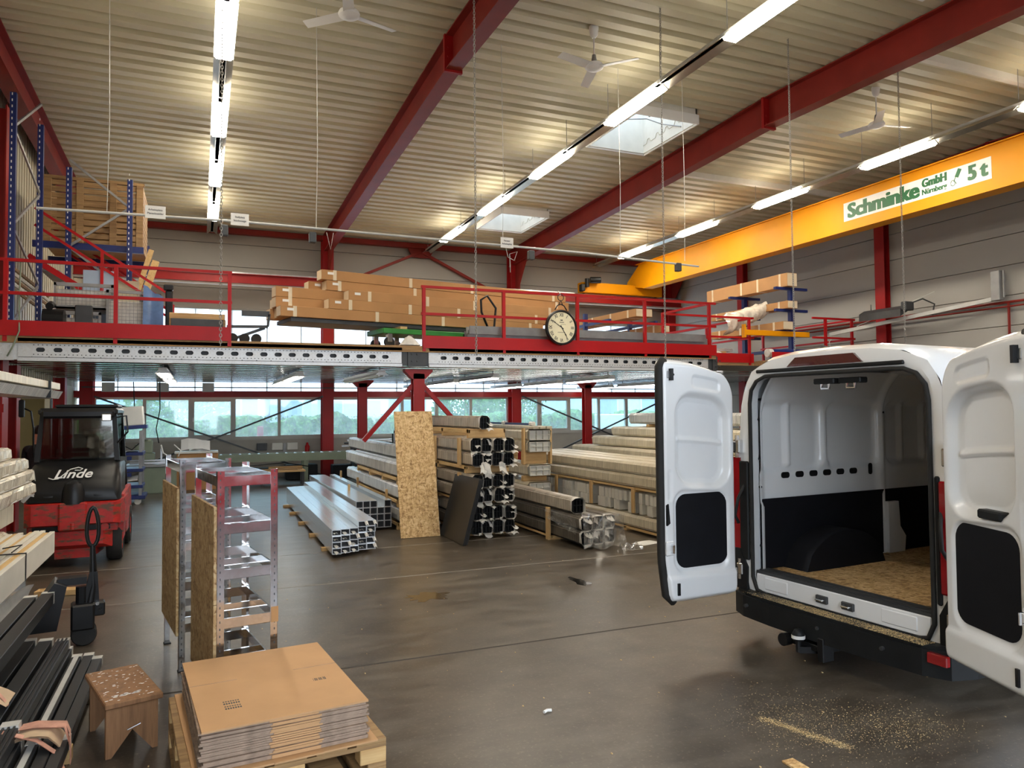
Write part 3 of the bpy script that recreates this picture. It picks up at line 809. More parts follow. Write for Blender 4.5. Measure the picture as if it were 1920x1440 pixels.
MB().tube([(.1, 1.6, .4), (-.5, 3.4, -.28)], .01, 5).tube([(-.6, 4.2, -.42), (-.58, 4.18, -.55), (-.62, 4.22, -.62), (-.6, 4.2, -.78)], .012, 6).build('stay_cable', M['lgrey'], e)
e = thing('wall_pipes', 'brown gas pipes running along the right wall panels', 'pipe', (16.58, 8, 4.2))
MB().tube([(0, 0, .12), (0, 12, .12)], .03, 8).tube([(-.02, 0, .02), (-.02, 9.2, .02), (0, 9.3, -.5), (.0, 9.0, -.6)], .02, 6).tube([(0, 2.8, .1), (0, 2.8, -1.6)], .03, 6).build('pipe', M['oxide'], e, True)

# ================================================================== BELOW THE MEZZANINE, AT THE WINDOW WALL
e = thing('roller_conveyor', 'grey green roller conveyor table along the window wall', 'conveyor', (0, 22.1, 0))
for y in (-.28, .28): MB().box(-.6, y-.025, .62, 6.4, y+.025, .84).build('side_rail', M['machgreen'], e)
for k in range(28): MB().cyl((-.45+k*.25, -.26, .8), (-.45+k*.25, .26, .8), .04, 8).build('roller', M['steel'], e, True)
for x in (-.2, 2.8, 4.6, 6.2):
    MB().box(x-.06, -.28, 0, x+.06, -.2, .62).box(x-.06, .2, 0, x+.06, .28, .62).box(x-.05, -.2, .1, x+.05, .2, .18).build('leg', M['machgreen'], e)
MB().tube([(-.4, -.3, .6), (1, -.35, .5), (2.2, -.3, .58), (2.9, -.32, .45)], .015, 6).build('hose', M['black'], e)
e = thing('milling_machine', 'green grey machine cabinet with small motor head by the windows', 'machine', (-1.0, 20.9, 0))
MB().cbox(-.34, -.35, 0, .46, .35, .66, .01).build('cabinet', M['machgreen'], e)
MB().cbox(-.7, -.4, .66, .6, .4, .72, .008).build('table', M['grey'], e)
MB().cbox(-.35, -.1, .72, -.05, .2, 1.0, .015).cbox(-.3, -.05, 1.0, -.1, .15, 1.3, .015).cyl((-.2, .05, 1.25), (-.2, .05, 1.34), .09, 14).cbox(-.5, -.1, 1.08, -.3, .05, 1.22, .01).build('motor_head', M['machgreen'], e)
MB().bar((-.6, -.3, .76), (.5, -.3, .76), .05, .05).bar((-.6, -.2, .82), (.2, -.2, .82), .03, .03).cyl((.15, -.1, .78), (.15, .1, .78), .05, 10).bar((.1, 0, .72), (.1, 0, 1.1), .04, .04).build('fence', M['steel'], e)
MB().tube([(.1, -.2, 1.2), (.15, -.25, 1.0), (.35, -.2, .85), (.5, -.25, .68)], .02, 6).tube([(.4, -.2, 1.2), (.55, -.2, 1.05), (.5, -.2, .9)], .018, 6).build('hose', M['paper'], e)
e = thing('supply_hoses', 'two dark cables hanging from the soffit to the machine', 'cable', (-1.3, 20.6, .9))
MB().tube([(-.25, .3, 1.9), (-.22, .3, 1.2), (-.4, .2, .7), (-.42, 0, .3), (-.25, 0, .2), (-.1, .1, .35)], .014, 6).build('cable', M['black'], e, 'all')
MB().tube([(.35, .3, 1.9), (.36, .3, 1.2), (.28, .2, .7), (.35, .1, .35)], .014, 6).build('cable', M['black'], e, 'all')
e = thing('paper_stand', 'pile of pale drawings propped on a red brown box by the windows', 'papers', (-.1, 21.2, 0))
MB().cbox(-.45, -.2, .0, .55, .2, .95, .01).build('box', M['carddark'], e)
MB().cbox(-.5, -.25, .95, .55, .25, 1.0, .005).build('lid', M['offwhite'], e)
MB().grid(5, 4, lambda u, v: (-.35+u*.7, -.15+v*.25, 1.02+v*.28+.04*math.sin(5*u))).build('drawing', M['paper'], e)
MB().grid(5, 4, lambda u, v: (-.15+u*.6, -.22+v*.25, 1.02+.06*math.sin(4*u+v))).build('drawing', M['paper'], e)
e = thing('blue_trolley_rack', 'blue shelf trolley holding a paper wrapped parcel beside the forklift', 'trolley', (-1.75, 18.6, 0))
for x in (-.6, .55):
    for y in (-.35, .35): MB().box(x-.03, y-.03, .1, x+.03, y+.03, 1.62).build('post', M['grey'], e)
for z in (.36, .72, 1.08): MB().cbox(-.62, -.4, z, .6, .4, z+.07, .006).build('shelf', M['blue'], e)
for z in (.62, .98): MB().cbox(.1, -.44, z, .38, -.36, z+.08, .006).build('bin', M['blue'], e)
for x in (-.5, .5):
    MB().cyl((x, -.36, .07), (x, -.3, .07), .07, 16).build('caster', M['offwhite'], e, True)
MB().cbox(-.65, -.42, .12, .65, .42, .2, .008).build('base', M['blue'], e)
MB().grid(7, 5, lambda u, v: (-.5+u*1.0, -.4+.3*v, 1.17+.1*math.sin(3*u+2*v)*v+.02*math.cos(14*u))).build('plastic_bag', M['flap'], e)
MB().grid(5, 3, lambda u, v: (-.3+u*.8, -.42+.3*v, .46+.09*v+.08*u)).build('sheet', M['paper'], e)
e = thing('parcel_shelf', 'beige paper parcel on a tilted dark tray in front of the windows', 'parcel', (-1.7, 19.2, 1.62))
MB().cbox(-.55, -.2, .08, .52, .2, .52, .02, RY(R(-4))).build('parcel', M['offwhite'], e)
MB().cbox(-.65, -.25, 0, .58, .25, .08, .01, RY(R(-4))).build('tray', M['blue'], e)
e = thing('work_bench', 'low wooden bench with planks in front of the conveyor', 'bench', (2.15, 21.4, 0))
MB().cbox(-.7, -.3, .36, .55, .3, .41, .006).build('top', M['woodx'], e)
for x in (-.6, .47):
    for y in (-.25, .2): MB().box(x, y, 0, x+.05, y+.05, .36).build('leg', M['darkgrey'], e)
MB().cbox(-.6, -.2, .41, .35, -.05, .45, .004).cbox(-.4, .0, .41, .5, .16, .5, .004).build('plank', M['oldwood'], e)
e = thing('wall_socket_strip', 'grey socket boxes on the wall below the window sill', 'socket', (2.0, 23.87, .95))
for x, w, mt in ((-.25, .3, 'darkgrey'), (.2, .32, 'offwhite'), (.65, .32, 'offwhite')): MB().cbox(x-w/2, -.06, -.11, x+w/2, 0, .11, .01).build('socket_box', M[mt], e)
MB().box(.38, -.04, -.95, .47, 0, .1).build('conduit', M['grey'], e)
e = thing('fire_hose_handle', 'small red hand lamp hanging on the wall beside the sockets', 'hand lamp', (3.1, 23.85, .85))
MB().lathe([(.03, -.18), (.07, -.14), (.075, .08), (.04, .14), (.03, .2)], 12).tube([(0, 0, -.15), (.02, -.03, -.3), (-.1, -.02, -.4)], .012, 5).build('lamp_body', M['railred'], e, True)
e = thing('low_bins', 'row of black bins on the floor below the windows', 'bin', (1.2, 22.9, 0))
for k, (x, w, h) in enumerate(((-1.2, 1.2, .42), (.2, 1.3, .38), (1.6, .9, .45), (2.9, .8, .4))): MB().cbox(x-w/2, -.25, 0, x+w/2, .25, h, .02).build('bin', M['blackpl'], e)
e = thing('dark_profile_shelf', 'shelf of dark aluminium profiles behind the red mezzanine column', 'profiles', (5.2, 22.6, 0))
for k in range(5): MB().cbox(-1.3+.1*k, -.25+.1*k, .95+.08*(k % 3), 1.6, -.18+.1*k, 1.0+.08*(k % 3), .006).build('profile', M['anth'] if k % 2 else M['alu'], e)
for x in (-.9, 1.2): MB().box(x-.04, -.3, 0, x+.04, .3, .95).build('trestle', M['darkgrey'], e)
# ================================================================== THE VAN
van = thing('delivery_van', 'white panel van with open rear doors and an empty plywood lined cargo bay', 'van', (4.565, 4.395, 0), R(4))
half = [(.0, .34), (.93, .34), (.99, .45), (1.02, .7), (1.03, 1.2), (1.01, 1.7), (.975, 2.05), (.93, 2.22), (.84, 2.36), (.66, 2.445), (.4, 2.48), (0, 2.49)]
def section(x):
    if x < .1: sc, zt = .975+.25*x, 2.46+.4*x
    elif x < 3.7: sc, zt = 1., 2.5
    elif x < 4.95: t = (x-3.7)/1.25; sc, zt = 1-.05*t, 2.5-1.28*t**1.25
    else: t = (x-4.95)/.5; sc, zt = .95-.22*t*t, 1.22-.32*t*t
    out = []
    for y, z in half:
        zz = z if z <= .9 else .9+(z-.9)*(zt-.9)/(2.5-.9)
        out.append((y*sc, zz))
    return out
xs = [0, .03, .1, .6, 2, 3.7, 3.95, 4.2, 4.5, 4.8, 4.95, 5.1, 5.25, 5.38, 5.45]
b = MB(); rows = []
for x in xs:
    h = section(x); loop = [(x, y, z) for y, z in h]+[(x, -y, z) for y, z in reversed(h[1:-1])]
    rows.append(loop)
n = len(rows[0]); vs = [p for r in rows for p in r]; fs = []
for i in range(len(rows)-1):
    for k in range(n): fs.append((i*n+k, i*n+(k+1) % n, (i+1)*n+(k+1) % n, (i+1)*n+k))
fs.append(tuple((len(rows)-1)*n+k for k in range(n)))
b.add(vs, fs)
# rear ring between the outer section and the door opening
def ray_poly(poly, c, t):
    d = (math.cos(t), math.sin(t)); best = None
    for i in range(len(poly)):
        (x1, y1), (x2, y2) = poly[i], poly[(i+1) % len(poly)]
        ex, ey = x2-x1, y2-y1; den = d[0]*ey-d[1]*ex
        if abs(den) < 1e-9: continue
        s_ = ((x1-c[0])*ey-(y1-c[1])*ex)/den; q = ((x1-c[0])*d[1]-(y1-c[1])*d[0])/den
        if s_ > 0 and -1e-6 <= q <= 1+1e-6 and (best is None or s_ < best): best = s_
    return (c[0]+d[0]*best, c[1]+d[1]*best)
outer = [(y, z) for _, y, z in rows[0]]
opening = []
for k, (cx, cz, r, a0) in enumerate(((.82-.2, 2.27-.2, .2, 0), (-.82+.2, 2.27-.2, .2, 90), (-.82+.12, .40+.12, .12, 180), (.82-.12, .40+.12, .12, 270))):
    for i in range(7):
        t = R(a0+i*15); opening.append((cx+r*math.cos(t), cz+r*math.sin(t)))
NR = 72; ctr = (0, 1.35)
lo = [ray_poly(outer, ctr, 2*math.pi*k/NR) for k in range(NR)]
li = [ray_poly(opening, ctr, 2*math.pi*k/NR) for k in range(NR)]
lm = [((a[0]+c[0])/2, (a[1]+c[1])/2) for a, c in zip(lo, li)]
vs = [(0, *p) for p in lo]+[(-.02, *p) for p in lm]+[(0.0, *p) for p in li]+[(.1, p[0]*1.04, 1.35+(p[1]-1.35)*1.02) for p in li]
fs = [(j*NR+k, j*NR+(k+1) % NR, (j+1)*NR+(k+1) % NR, (j+1)*NR+k) for j in range(3) for k in range(NR)]
b.add(vs, fs)
body = b.build('body', M['van'], van, True)
MB().tube([(-.018, p[0]*1.012, 1.35+(p[1]-1.35)*1.008) for p in li]+[(-.018, li[0][0]*1.012, 1.35+(li[0][1]-1.35)*1.008)], .017, 8, False).build('door_seal', M['rubber'], van, 'all')
# sill panel, strikers and threshold
sp = MB().cbox(-.01, -.8, .41, .03, .8, .56, .008)
sp.cbox(-.016, .45, .44, -.005, .7, .54, .006).cbox(-.016, -.7, .44, -.005, -.42, .54, .006)
sp.build('sill_panel', M['van'], van)
MB().box(.0, -.8, .556, .16, .8, .585).box(.02, -.79, .585, .05, .79, .592).box(.1, -.79, .585, .13, .79, .592).build('threshold_strip', M['darkgrey'], van)
for y in (.1, -.14):
    MB().cbox(-.03, y-.055, .455, -.005, y+.055, .515, .006).build('striker', M['darkgrey'], van)
    MB().tube([(-.03, y-.03, .485), (-.055, y-.03, .485), (-.055, y+.03, .485), (-.03, y+.03, .485)], .008, 6).build('striker_loop', M['chrome'], van)
# cargo bay: stamped left wall, plain right wall, roof, bulkhead
def wall_h(x, z):
    h = 0
    for cx, w in ((.53, .8), (1.36, .74), (2.2, .74)):
        d = sd_rr(x, z, cx, 1.745, w, .64, .12); h += .045*smooth01((.012-d)/.045)+.006*smooth01((-.035-d)/.012)
    for cx in (.5, 2.1, 2.45):
        if abs(z-1.745) < .29: h -= .032*smooth01((.035-abs(x-cx))/.012)
    d = sd_rr(x, z, .9, 1.3, 1.75, .34, .12); h += .016*smooth01((.0-d)/.022)
    if 1.68 < x < 1.8: h -= .03*math.sin(math.pi*(x-1.68)/.12)
    return h
def lw(u, v):
    x = .08+u*3.0; z = .55+v*1.78
    y = .86 - (.20*((z-1.95)/.38)**2 if z > 1.95 else 0) - (.05*smooth01((.12-(x-.08))/.12))
    return (x, y+wall_h(x, z), z)
MB().grid(130, 76, lw).build('cargo_wall', M['van'], van, 'all')
MB().grid(4, 10, lambda u, v: (.08+u*3.0, -.86+(.20*((v*1.78+.55-1.95)/.38)**2 if v*1.78+.55 > 1.95 else 0), .55+v*1.78)).build('cargo_wall', M['van'], van, 'all')
rf = MB().grid(20, 9, lambda u, v: (.05+u*3.05, (v*2-1)*.7, 2.33+.02*math.sin(u*18)))
rf.build('cargo_roof', M['van'], van, 'all')
MB().box(3.05, -.95, .5, 3.1, .95, 2.35).build('bulkhead', M['grey'], van)
for y in (.08, -.16):
    MB().cbox(.03, y-.1, 2.19, .12, y+.1, 2.235, .008).build('latch_housing', M['blackpl'], van)
    MB().tube([(.06, y-.03, 2.19), (.06, y-.03, 2.155), (.06, y+.04, 2.155), (.06, y+.04, 2.19)], .012, 6).build('latch', M['chrome'], van)
for x0, x1 in ((.3, .55), (.8, 1.0), (1.15, 1.3), (1.4, 1.5)):
    MB().box(x0, -.66, 2.305, x1, -.45, 2.312).build('roof_cutout', M['black'], van)
def stadium(cx, cz, w, h): return rrect(w, h, min(w, h)/2*.9, 4, cx, cz)
for k in range(6): MB().prism(stadium(.44+k*.182, 1.388, .1, .055), 'xz', .864, .872).build('oblong_hole', M['black'], van)
MB().prism(stadium(1.57, 1.4, .05, .11), 'xz', .845, .852).build('oblong_hole', M['black'], van)
for x, z in ((.1, 1.9), (.1, 1.55), (.1, 1.3), (.13, 2.08), (.98, 2.13), (1.72, 2.13), (1.76, 1.95), (.1, .78)):
    MB().cyl((x, .83, z), (x, .872, z), .012, 8).build('plug', M['black'], van)
for s_ in (.8425, -.8425): MB().cbox(.1, s_-.0075, .57, 3.03, s_+.0075, 1.19, .004).build('wall_liner', M['liner'], van)
MB().box(.1, -.86, .53, 3.05, .86, .565).build('floor_board', M['osb'], van)
MB().box(1.6, -.86, .565, 1.606, .5, .566).build('board_joint', M['darkgrey'], van)
for s_ in (1, -1):
    wa = MB().grid(18, 9, lambda u, v: (.37+1.03*u, s_*(.85-.27*min(1, v*2)), .56+.34*math.sin(math.pi*u)**.5*(1 if v <= .5 else math.cos((v-.5)*math.pi)**.6 if v < 1 else 0)))
    wa.build('wheel_arch_box', M['liner'], van, 'all')
MB().prism([(1.75, .57), (1.75, 1.07), (1.9, 1.07), (1.92, .82), (2.0, .72), (1.98, .57)], 'xz', .79, .84).build('pillar_bracket', M['van'], van)
# lamps and trim
lens = [(-.02, .74), (-.02, 1.56), (.09, 1.56), (.11, 1.4), (.11, .74)]
for s_ in (1, -1):
    MB().prism([(p, z) for p, z in lens], 'xz', min(s_*.965, s_*1.045), max(s_*.965, s_*1.045)).build('tail_lamp', M['redlens'], van)
    MB().cbox(-.035, min(s_*.86, s_*(.965 if s_ > 0 else .895)), .66, -.005, max(s_*.86, s_*(.965 if s_ > 0 else .895)), 1.53, .01).build('corner_trim', M['blackpl'], van)
    if s_ < 0: MB().cbox(-.05, -.985, .74, -.0, -.895, 1.5, .012).build('tail_lamp', M['redlens'], van)
    MB().cbox(-.05, min(s_*.93, s_*1.0), .52, .0, max(s_*.93, s_*1.0), .62, .008).cyl((-.03, s_*.97, .48), (-.03, s_*.97, .66), .02, 8).build('hinge', M['chrome'], van)
    MB().cbox(-.06, min(s_*.93, s_*1.0), 1.6, .0, max(s_*.93, s_*1.0), 1.72, .008).cyl((-.04, s_*.97, 1.56), (-.04, s_*.97, 1.76), .02, 8).build('hinge', M['chrome'], van)
    MB().tube([(-.01, s_*.9, 1.35), (-.08, s_*.93, 1.2), (-.1, s_*.95, 1.05), (-.05, s_*.96, .98)], .014, 6).build('door_cable', M['rubber'], van, 'all')
MB().prism([(.39, 2.342), (-.33, 2.342), (-.3, 2.37), (-.25, 2.415), (.3, 2.415), (.35, 2.375)], 'yz', -.035, .06).build('brake_lamp', M['darklens'], van)
MB().cbox(-.035, -.66, 2.305, .02, .74, 2.335, .008).build('top_trim', M['blackpl'], van)
MB().lathe([(.02, 0), (.05, .005), (.055, .02), (.03, .05), (.01, .06)], 16, T(.45, .42, 2.48)).bar((.47, .4, 2.51), (.75, .05, 2.53), .03, .03).build('aerial', M['blackpl'], van)
# bumper with step
def bump_poly(off):
    pts = [(.35, 1.03+off*.0), (.1, 1.04), (-.08, .98), (-.15-off, .82), (-.18-off, .5), (-.19-off, 0)]
    return pts+[(x, -y) for x, y in reversed(pts[:-1])]+[(.1, -.9), (.02, -.82), (.02, .82), (.1, .9)]
bmp = MB().prism(bump_poly(0), 'xy', .2, .38).prism([(x+.02 if x < 0 else x, y*.985) for x, y in bump_poly(0)], 'xy', .38, .405)
bp = bmp.build('bumper', M['blackpl'], van)
for y in (.75, -.0, -.55): MB().cyl((-.2, y, .31), (-.17, y, .31), .014, 10).build('parking_sensor', M['darkgrey'], bp)
MB().cbox(-.16, -1.0, .3, -.12, -.86, .37, .006).build('reflector', M['redlens'], bp)
MB().prism([(.98, .4), (1.03, .4), (1.03, .75), (.96, .75), (.88, .6), (.88, .4)], 'yz', -.04, .1).build('bumper_corner', M['blackpl'], van)
MB().prism([(-.98, .4), (-1.03, .4), (-1.03, .75), (-.96, .75), (-.88, .6), (-.88, .4)], 'yz', -.04, .1).build('bumper_corner', M['blackpl'], van)
tb = MB().cbox(-.16, .28, .13, .1, .34, .22, .008).cbox(-.2, -.06, .06, -.08, .0, .24, .006).cbox(-.18, -.05, .12, .3, .32, .17, .006).cyl((-.24, .14, .1), (-.24, .14, .2), .022, 12).bar((-.24, .14, .12), (-.1, .05, .12), .05, .05).cyl((-.24, .3, .15), (-.17, .3, .15), .05, 14)
tb.build('tow_bar', M['black'], van)
MB().lathe([(.04, .19), (.045, .2), (.05, .235), (.03, .27), (.01, .28)], 16, T(-.24, .14, 0)).build('ball_cap', M['blackpl'], van, True)
MB().lathe([(.052, .205), (.052, .23)], 16, T(-.24, .14, 0)).build('ball_cap_band', M['paper'], van, True)
for x in (1.0, 4.6):
    for s_ in (1, -1):
        A = T(x, s_*.88, .34) @ RX(R(90))
        MB().lathe([(.2, -.11), (.3, -.11), (.34, -.08), (.34, .08), (.3, .11), (.2, .11)], 28, A, False).build('wheel', M['rubber'], van, True)
        MB().lathe([(.02, -.06), (.19, -.07), (.2, -.1), (.2, .1), (.19, .07), (.02, .06)], 20, A).build('rim', M['grey'], van, True)

def van_door(s, origin, ang, label):
    W, Z0, Z1 = .81, .385, 2.42
    root = bpy.data.objects.new('rear_door', None); COL.objects.link(root); root.parent = van
    root.location = (*origin, 0); root.rotation_euler = (0, 0, ang); root['label'] = label
    def edge(zz):       # hinge side and free side limits
        u0, u1 = 0., W
        def ins(r, q): return r-math.sqrt(max(0, r*r-(r-q)**2)) if q < r else 0
        u0 += ins(.09, zz-Z0) + ins(.26, Z1-zz)*.8; u1 -= ins(.07, zz-Z0) + ins(.05, Z1-zz)
        if zz < .75: u1 -= .05*((.75-zz)/.37)
        return u0, u1
    def hgt(x, z):
        h = .085
        dd = sd_rr(x, z, .37, 1.745, .6, .82, .2); h -= .062*smooth01((.01-dd)/.06)+.008*smooth01((-.062-dd)/.01)
        h += (.016*smooth01((.022-abs(z-1.745))/.006)-.01*smooth01((.006-abs(z-1.745))/.004)) * (1 if .12 < x < .62 else 0)
        dd = sd_rr(x, z, .33, 2.25, .30, .10, .03); h -= .012*smooth01((.006-dd)/.01)
        h -= .02*smooth01((.01-sd_rr(x, z, .4, .97, .6, .7, .12))/.03)
        dd = sd_rr(x, z, .735, 1.36, .05, .26, .025); h -= .008*smooth01((.0-dd)/.012)
        e0, e1 = edge(z); q = min(x-e0, e1-x, z-Z0, Z1-z)
        h -= .045*(1-smooth01(q/.035))
        if z < .62: h += .02*smooth01((.62-z)/.04)
        return h
    nu, nv = 64, 150
    def top(u): return Z1-.10*(1-u)**2
    def P(u, v, back=False):
        zz = Z0+v*(top(u)-Z0); e0, e1 = edge(Z0+v*(Z1-Z0)); x = e0+u*(e1-e0)
        if back: return (x, -s*.02*math.sin(math.pi*u), zz)
        return (x, s*hgt(x, Z0+v*(Z1-Z0)), zz)
    m = MB().grid(nu, nv, lambda u, v: P(u, v), None, s > 0)
    m.grid(nu, nv, lambda u, v: P(u, v, True), None, s < 0)
    o2 = nu*nv
    rim = [i for i in range(nu)]+[j*nu+nu-1 for j in range(1, nv)]+[(nv-1)*nu+i for i in range(nu-2, -1, -1)]+[j*nu for j in range(nv-2, 0, -1)]
    for a, c in zip(rim, rim[1:]+rim[:1]): m.f.append((a, c, c+o2, a+o2))
    m.build('door_panel', M['van'], root, 'all')
    MB().prism(rrect(.56, .62, .1, 6, .385, .97), 'xz', min(s*.062, s*.07), max(s*.062, s*.07)).build('inner_cover', M['liner'], root)
    for zz, ins in ((2.29, .09), (.5, .13)):
        A = T(W-ins, s*.088, zz)
        MB().cbox(-.035, -.006, -.03, .035, .006, .03, .004, A).build('latch_plate', M['steel'], root)
        MB().box(-.012, -.03, -.05, .012, .03, .05, A).cyl((-.028, s*.01, 0), (-.028, -s*.004, 0), .01, 8, None, A).build('latch_bolt', M['black'], root)
    MB().cbox(W-.1, min(s*.06, s*.1), .78, W-.02, max(s*.06, s*.1), .9, .01).build('lock_bracket', M['van'], root)
    MB().tube([(W-.07, s*.1, .87), (W-.07, s*.13, .87), (W-.07, s*.13, .81), (W-.07, s*.1, .81)], .01, 6).build('lock_loop', M['chrome'], root)
    MB().prism([(W-.06, 1.05), (W-.03, 1.03), (W-.03, 1.2), (W-.045, 1.21)], 'xz', min(s*.08, s*.1), max(s*.08, s*.1)).build('grip', M['blackpl'], root)
    pts = [(edge(Z0+v*(Z1-Z0))[1]-.004, s*.045, Z0+v*(top(1)-Z0)) for v in [i/30 for i in range(31)]]
    MB().tube(pts, .036, 8).build('edge_seal', M['rubber'], root, 'all')
    if s < 0:
        MB().cbox(.36, -.1, 1.335, .56, -.03, 1.39, .01).build('pull_handle', M['blackpl'], root)
    for zz in (.56, 1.66): MB().cbox(-.05, -.03, zz-.05, .05, .04, zz+.05, .01).build('door_hinge', M['chrome'], root)
van_door(1, (-.15, .955), R(180), 'left rear door swung straight back, inner side showing a black cover panel')
van_door(-1, (-.13, -1.06), R(-114.5), 'right rear door folded out wide, inner side showing a black cover panel')
# sawdust on the step
rs = random.Random(3)
sd = MB()
def flake(mb, x, y, z, s_):
    a = rs.uniform(0, 6.28); dx, dy = math.cos(a)*s_, math.sin(a)*s_
    mb.add([(x-dx, y-dy, z), (x+dy*.6, y-dx*.6, z+s_*.5), (x+dx, y+dy, z+s_*.1)], [(0, 1, 2)])
for k in range(11000):
    y = rs.gauss(-.2, .55); x = rs.uniform(-.165, -.03)
    if abs(y) > .84 or rs.random() > .35+.65*abs(math.sin(y*3+.8)): continue
    flake(sd, x, y, .4055, rs.uniform(.002, .0065))
tag(sd.build('sawdust', M['sawdust'], bp, False, False), kind='stuff')
# ================================================================== FORKLIFT
fk = thing('forklift', 'red and black forklift with an enclosed cab seen from behind', 'forklift', (-1.5, 11.0, 0), R(1.5))
# counterweight: stepped red casting
cw = MB()
def cwsec(y, w, z0, z1): return [(-w, y, z0), (w, y, z0), (w, y, z1), (-w, y, z1)]
def loft(mb, secs):
    b = len(mb.v); n = len(secs[0])
    for s_ in secs: mb.v += s_
    for i in range(len(secs)-1):
        for k in range(n): mb.f.append((b+i*n+k, b+i*n+(k+1) % n, b+(i+1)*n+(k+1) % n, b+(i+1)*n+k))
    mb.f.append(tuple(b+k for k in range(n))); mb.f.append(tuple(b+(len(secs)-1)*n+k for k in range(n)))
loft(cw, [cwsec(.02, .46, .58, .84), cwsec(.08, .54, .56, .86), cwsec(.3, .58, .54, .87), cwsec(.9, .59, .5, .87)])
loft(cw, [cwsec(.1, .34, .3, .48), cwsec(.2, .44, .24, .5), cwsec(.9, .42, .22, .55)])
loft(cw, [cwsec(.2, .22, .12, .3), cwsec(.8, .3, .12, .3)])
cw.box(-.5, .14, .46, .5, .8, .6)
cw.build('counterweight', M['wornred'], fk)
MB().box(-.46, .12, .485, -.1, .2, .55).box(.1, .12, .485, .42, .2, .55).build('tow_slot', M['black'], fk)
MB().cbox(-.16, -.02, .5, .16, .12, .86, .02).build('tow_coupling', M['wornred'], fk)
MB().cyl((0, -.005, .52), (0, -.005, .6), .03, 10).build('tow_pin', M['wornred'], fk)
MB().cyl((.36, .06, .52), (.36, .12, .52), .05, 14).build('port', M['wornred'], fk)
# black engine hood
hd = MB()
def hs(y, w, z0, z1):
    r = .1
    return [(-w, y, z0), (w, y, z0), (w, y, z1-r), (w-.04, y, z1-.03), (w-r, y, z1), (-w+r, y, z1), (-w+.04, y, z1-.03), (-w, y, z1-r)]
loft(hd, [hs(.06, .5, .87, 1.0), hs(.12, .53, .87, 1.12), hs(.24, .54, .87, 1.26), hs(.42, .53, .87, 1.36), hs(.7, .52, .87, 1.38), hs(1.4, .52, .87, 1.38)])
hood = hd.build('hood', M['black'], fk, True)
MB().lathe([(.14, .84), (.135, 1.0), (.1, 1.1), (.03, 1.14)], 18, T(0, .1, 0)).build('exhaust_dome', M['black'], fk, True)
for x in (-.28, .28):
    MB().lathe([(.06, 0), (.1, .0), (.11, .012), (.09, .02), (.02, .02)], 20, T(x, .1, .99) @ RX(R(65)) @ Matrix.Diagonal((1.1, .7, 1, 1))).build('hood_eye', M['black'], fk, True)
A = T(-.02, .155, 1.215) @ RX(R(62))
text_mesh('Linde', .17, M['paper'], A, hood, 'lettering', .0028, .35, .002, sx=1.15)
fl_ = [(-.27, -.045), (-.22, -.065), (-.16, -.06), (-.1, 0), (-.03, .07), (.06, .095), (.11, .075), (.08, .05), (.02, .055)]
MB().tube([A @ Vector((x, y, .002)) for x, y in fl_], .007, 6).build('lettering_swash', M['paper'], hood, 'all')
# chassis sides, cab posts, roof
for s_ in (-1, 1):
    MB().prism([(.4, .3), (.75, .3), (1.05, .62), (1.05, .3), (2.2, .25), (2.3, .6), (2.1, .9), (.4, .9)], 'yz', s_*.53-.03, s_*.53+.03).build('side_panel', M['wornred'], fk)
    MB().bar((s_*.47, .5, 1.36), (s_*.42, .62, 2.02), .06, .08, (0, 1, 0)).build('rear_post', M['black'], fk)
    MB().bar((s_*.47, 2.1, .9), (s_*.42, 1.75, 2.02), .08, .1, (0, 1, 0)).build('front_post', M['black'], fk)
    MB().bar((s_*.48, .55, 1.38), (s_*.48, 2.0, 1.3), .05, .06).build('door_sill', M['black'], fk)
    MB().prism([(.56, 1.4), (1.95, 1.35), (1.72, 1.98), (.66, 1.98)], 'yz', s_*.45-.004, s_*.45+.004).build('side_pane', M['cabglass'], fk)
MB().cbox(-.47, .5, 1.98, .47, 1.85, 2.08, .03).cbox(-.43, .46, 1.94, .43, .58, 2.06, .03).build('cab_roof', M['black'], fk)
MB().cbox(-.3, .7, 2.08, .46, 1.6, 2.13, .02).build('roof_hatch', M['black'], fk)
MB().prism([(-.43, 1.4), (.43, 1.4), (.4, 1.96), (-.4, 1.96)], 'xz', .5, .506).build('rear_pane', M['cabglass'], fk)
MB().prism([(-.43, 1.35), (.43, 1.35), (.39, 1.95), (-.39, 1.95)], 'xz', 1.86, 1.866).build('front_pane', M['cabglass'], fk)
MB().cbox(.28, .42, 1.9, .4, .48, 2.0, .012).build('work_lamp', M['chrome'], fk)
MB().tube([(.46, .5, 1.95), (.58, .42, 1.97), (.6, .42, 1.75), (.47, .5, 1.6)], .012, 6).build('mirror_bracket', M['black'], fk)
MB().cbox(-.22, .85, 1.0, .22, 1.35, 1.2, .04).cbox(-.22, .78, 1.15, .22, .92, 1.72, .05).build('seat', M['cloth'], fk)
MB().tube([(.15*math.cos(t/8*2*math.pi), 1.6+.06*math.sin(t/8*2*math.pi), 1.5+.14*math.sin(t/8*2*math.pi)) for t in range(9)], .012, 6).build('steering_wheel', M['black'], fk, 'all')
for x, y, r in ((-.45, .6, .27), (.45, .6, .27), (-.48, 1.95, .3), (.48, 1.95, .3)):
    A = T(x, y, r) @ RY(R(90))
    MB().lathe([(r*.55, -.09), (r*.9, -.095), (r, -.06), (r, .06), (r*.9, .095), (r*.55, .09)], 26, A, False).build('tyre', M['rubber'], fk, True)
    MB().lathe([(.03, -.07), (r*.5, -.06), (r*.56, -.085), (r*.56, .085), (r*.5, .06), (.03, .07)], 20, A).build('rim', M['wornred'], fk, True)
for x in (-.35, .35): MB().box(x-.05, 2.25, .05, x+.05, 2.42, 2.1).build('mast_rail', M['black'], fk)
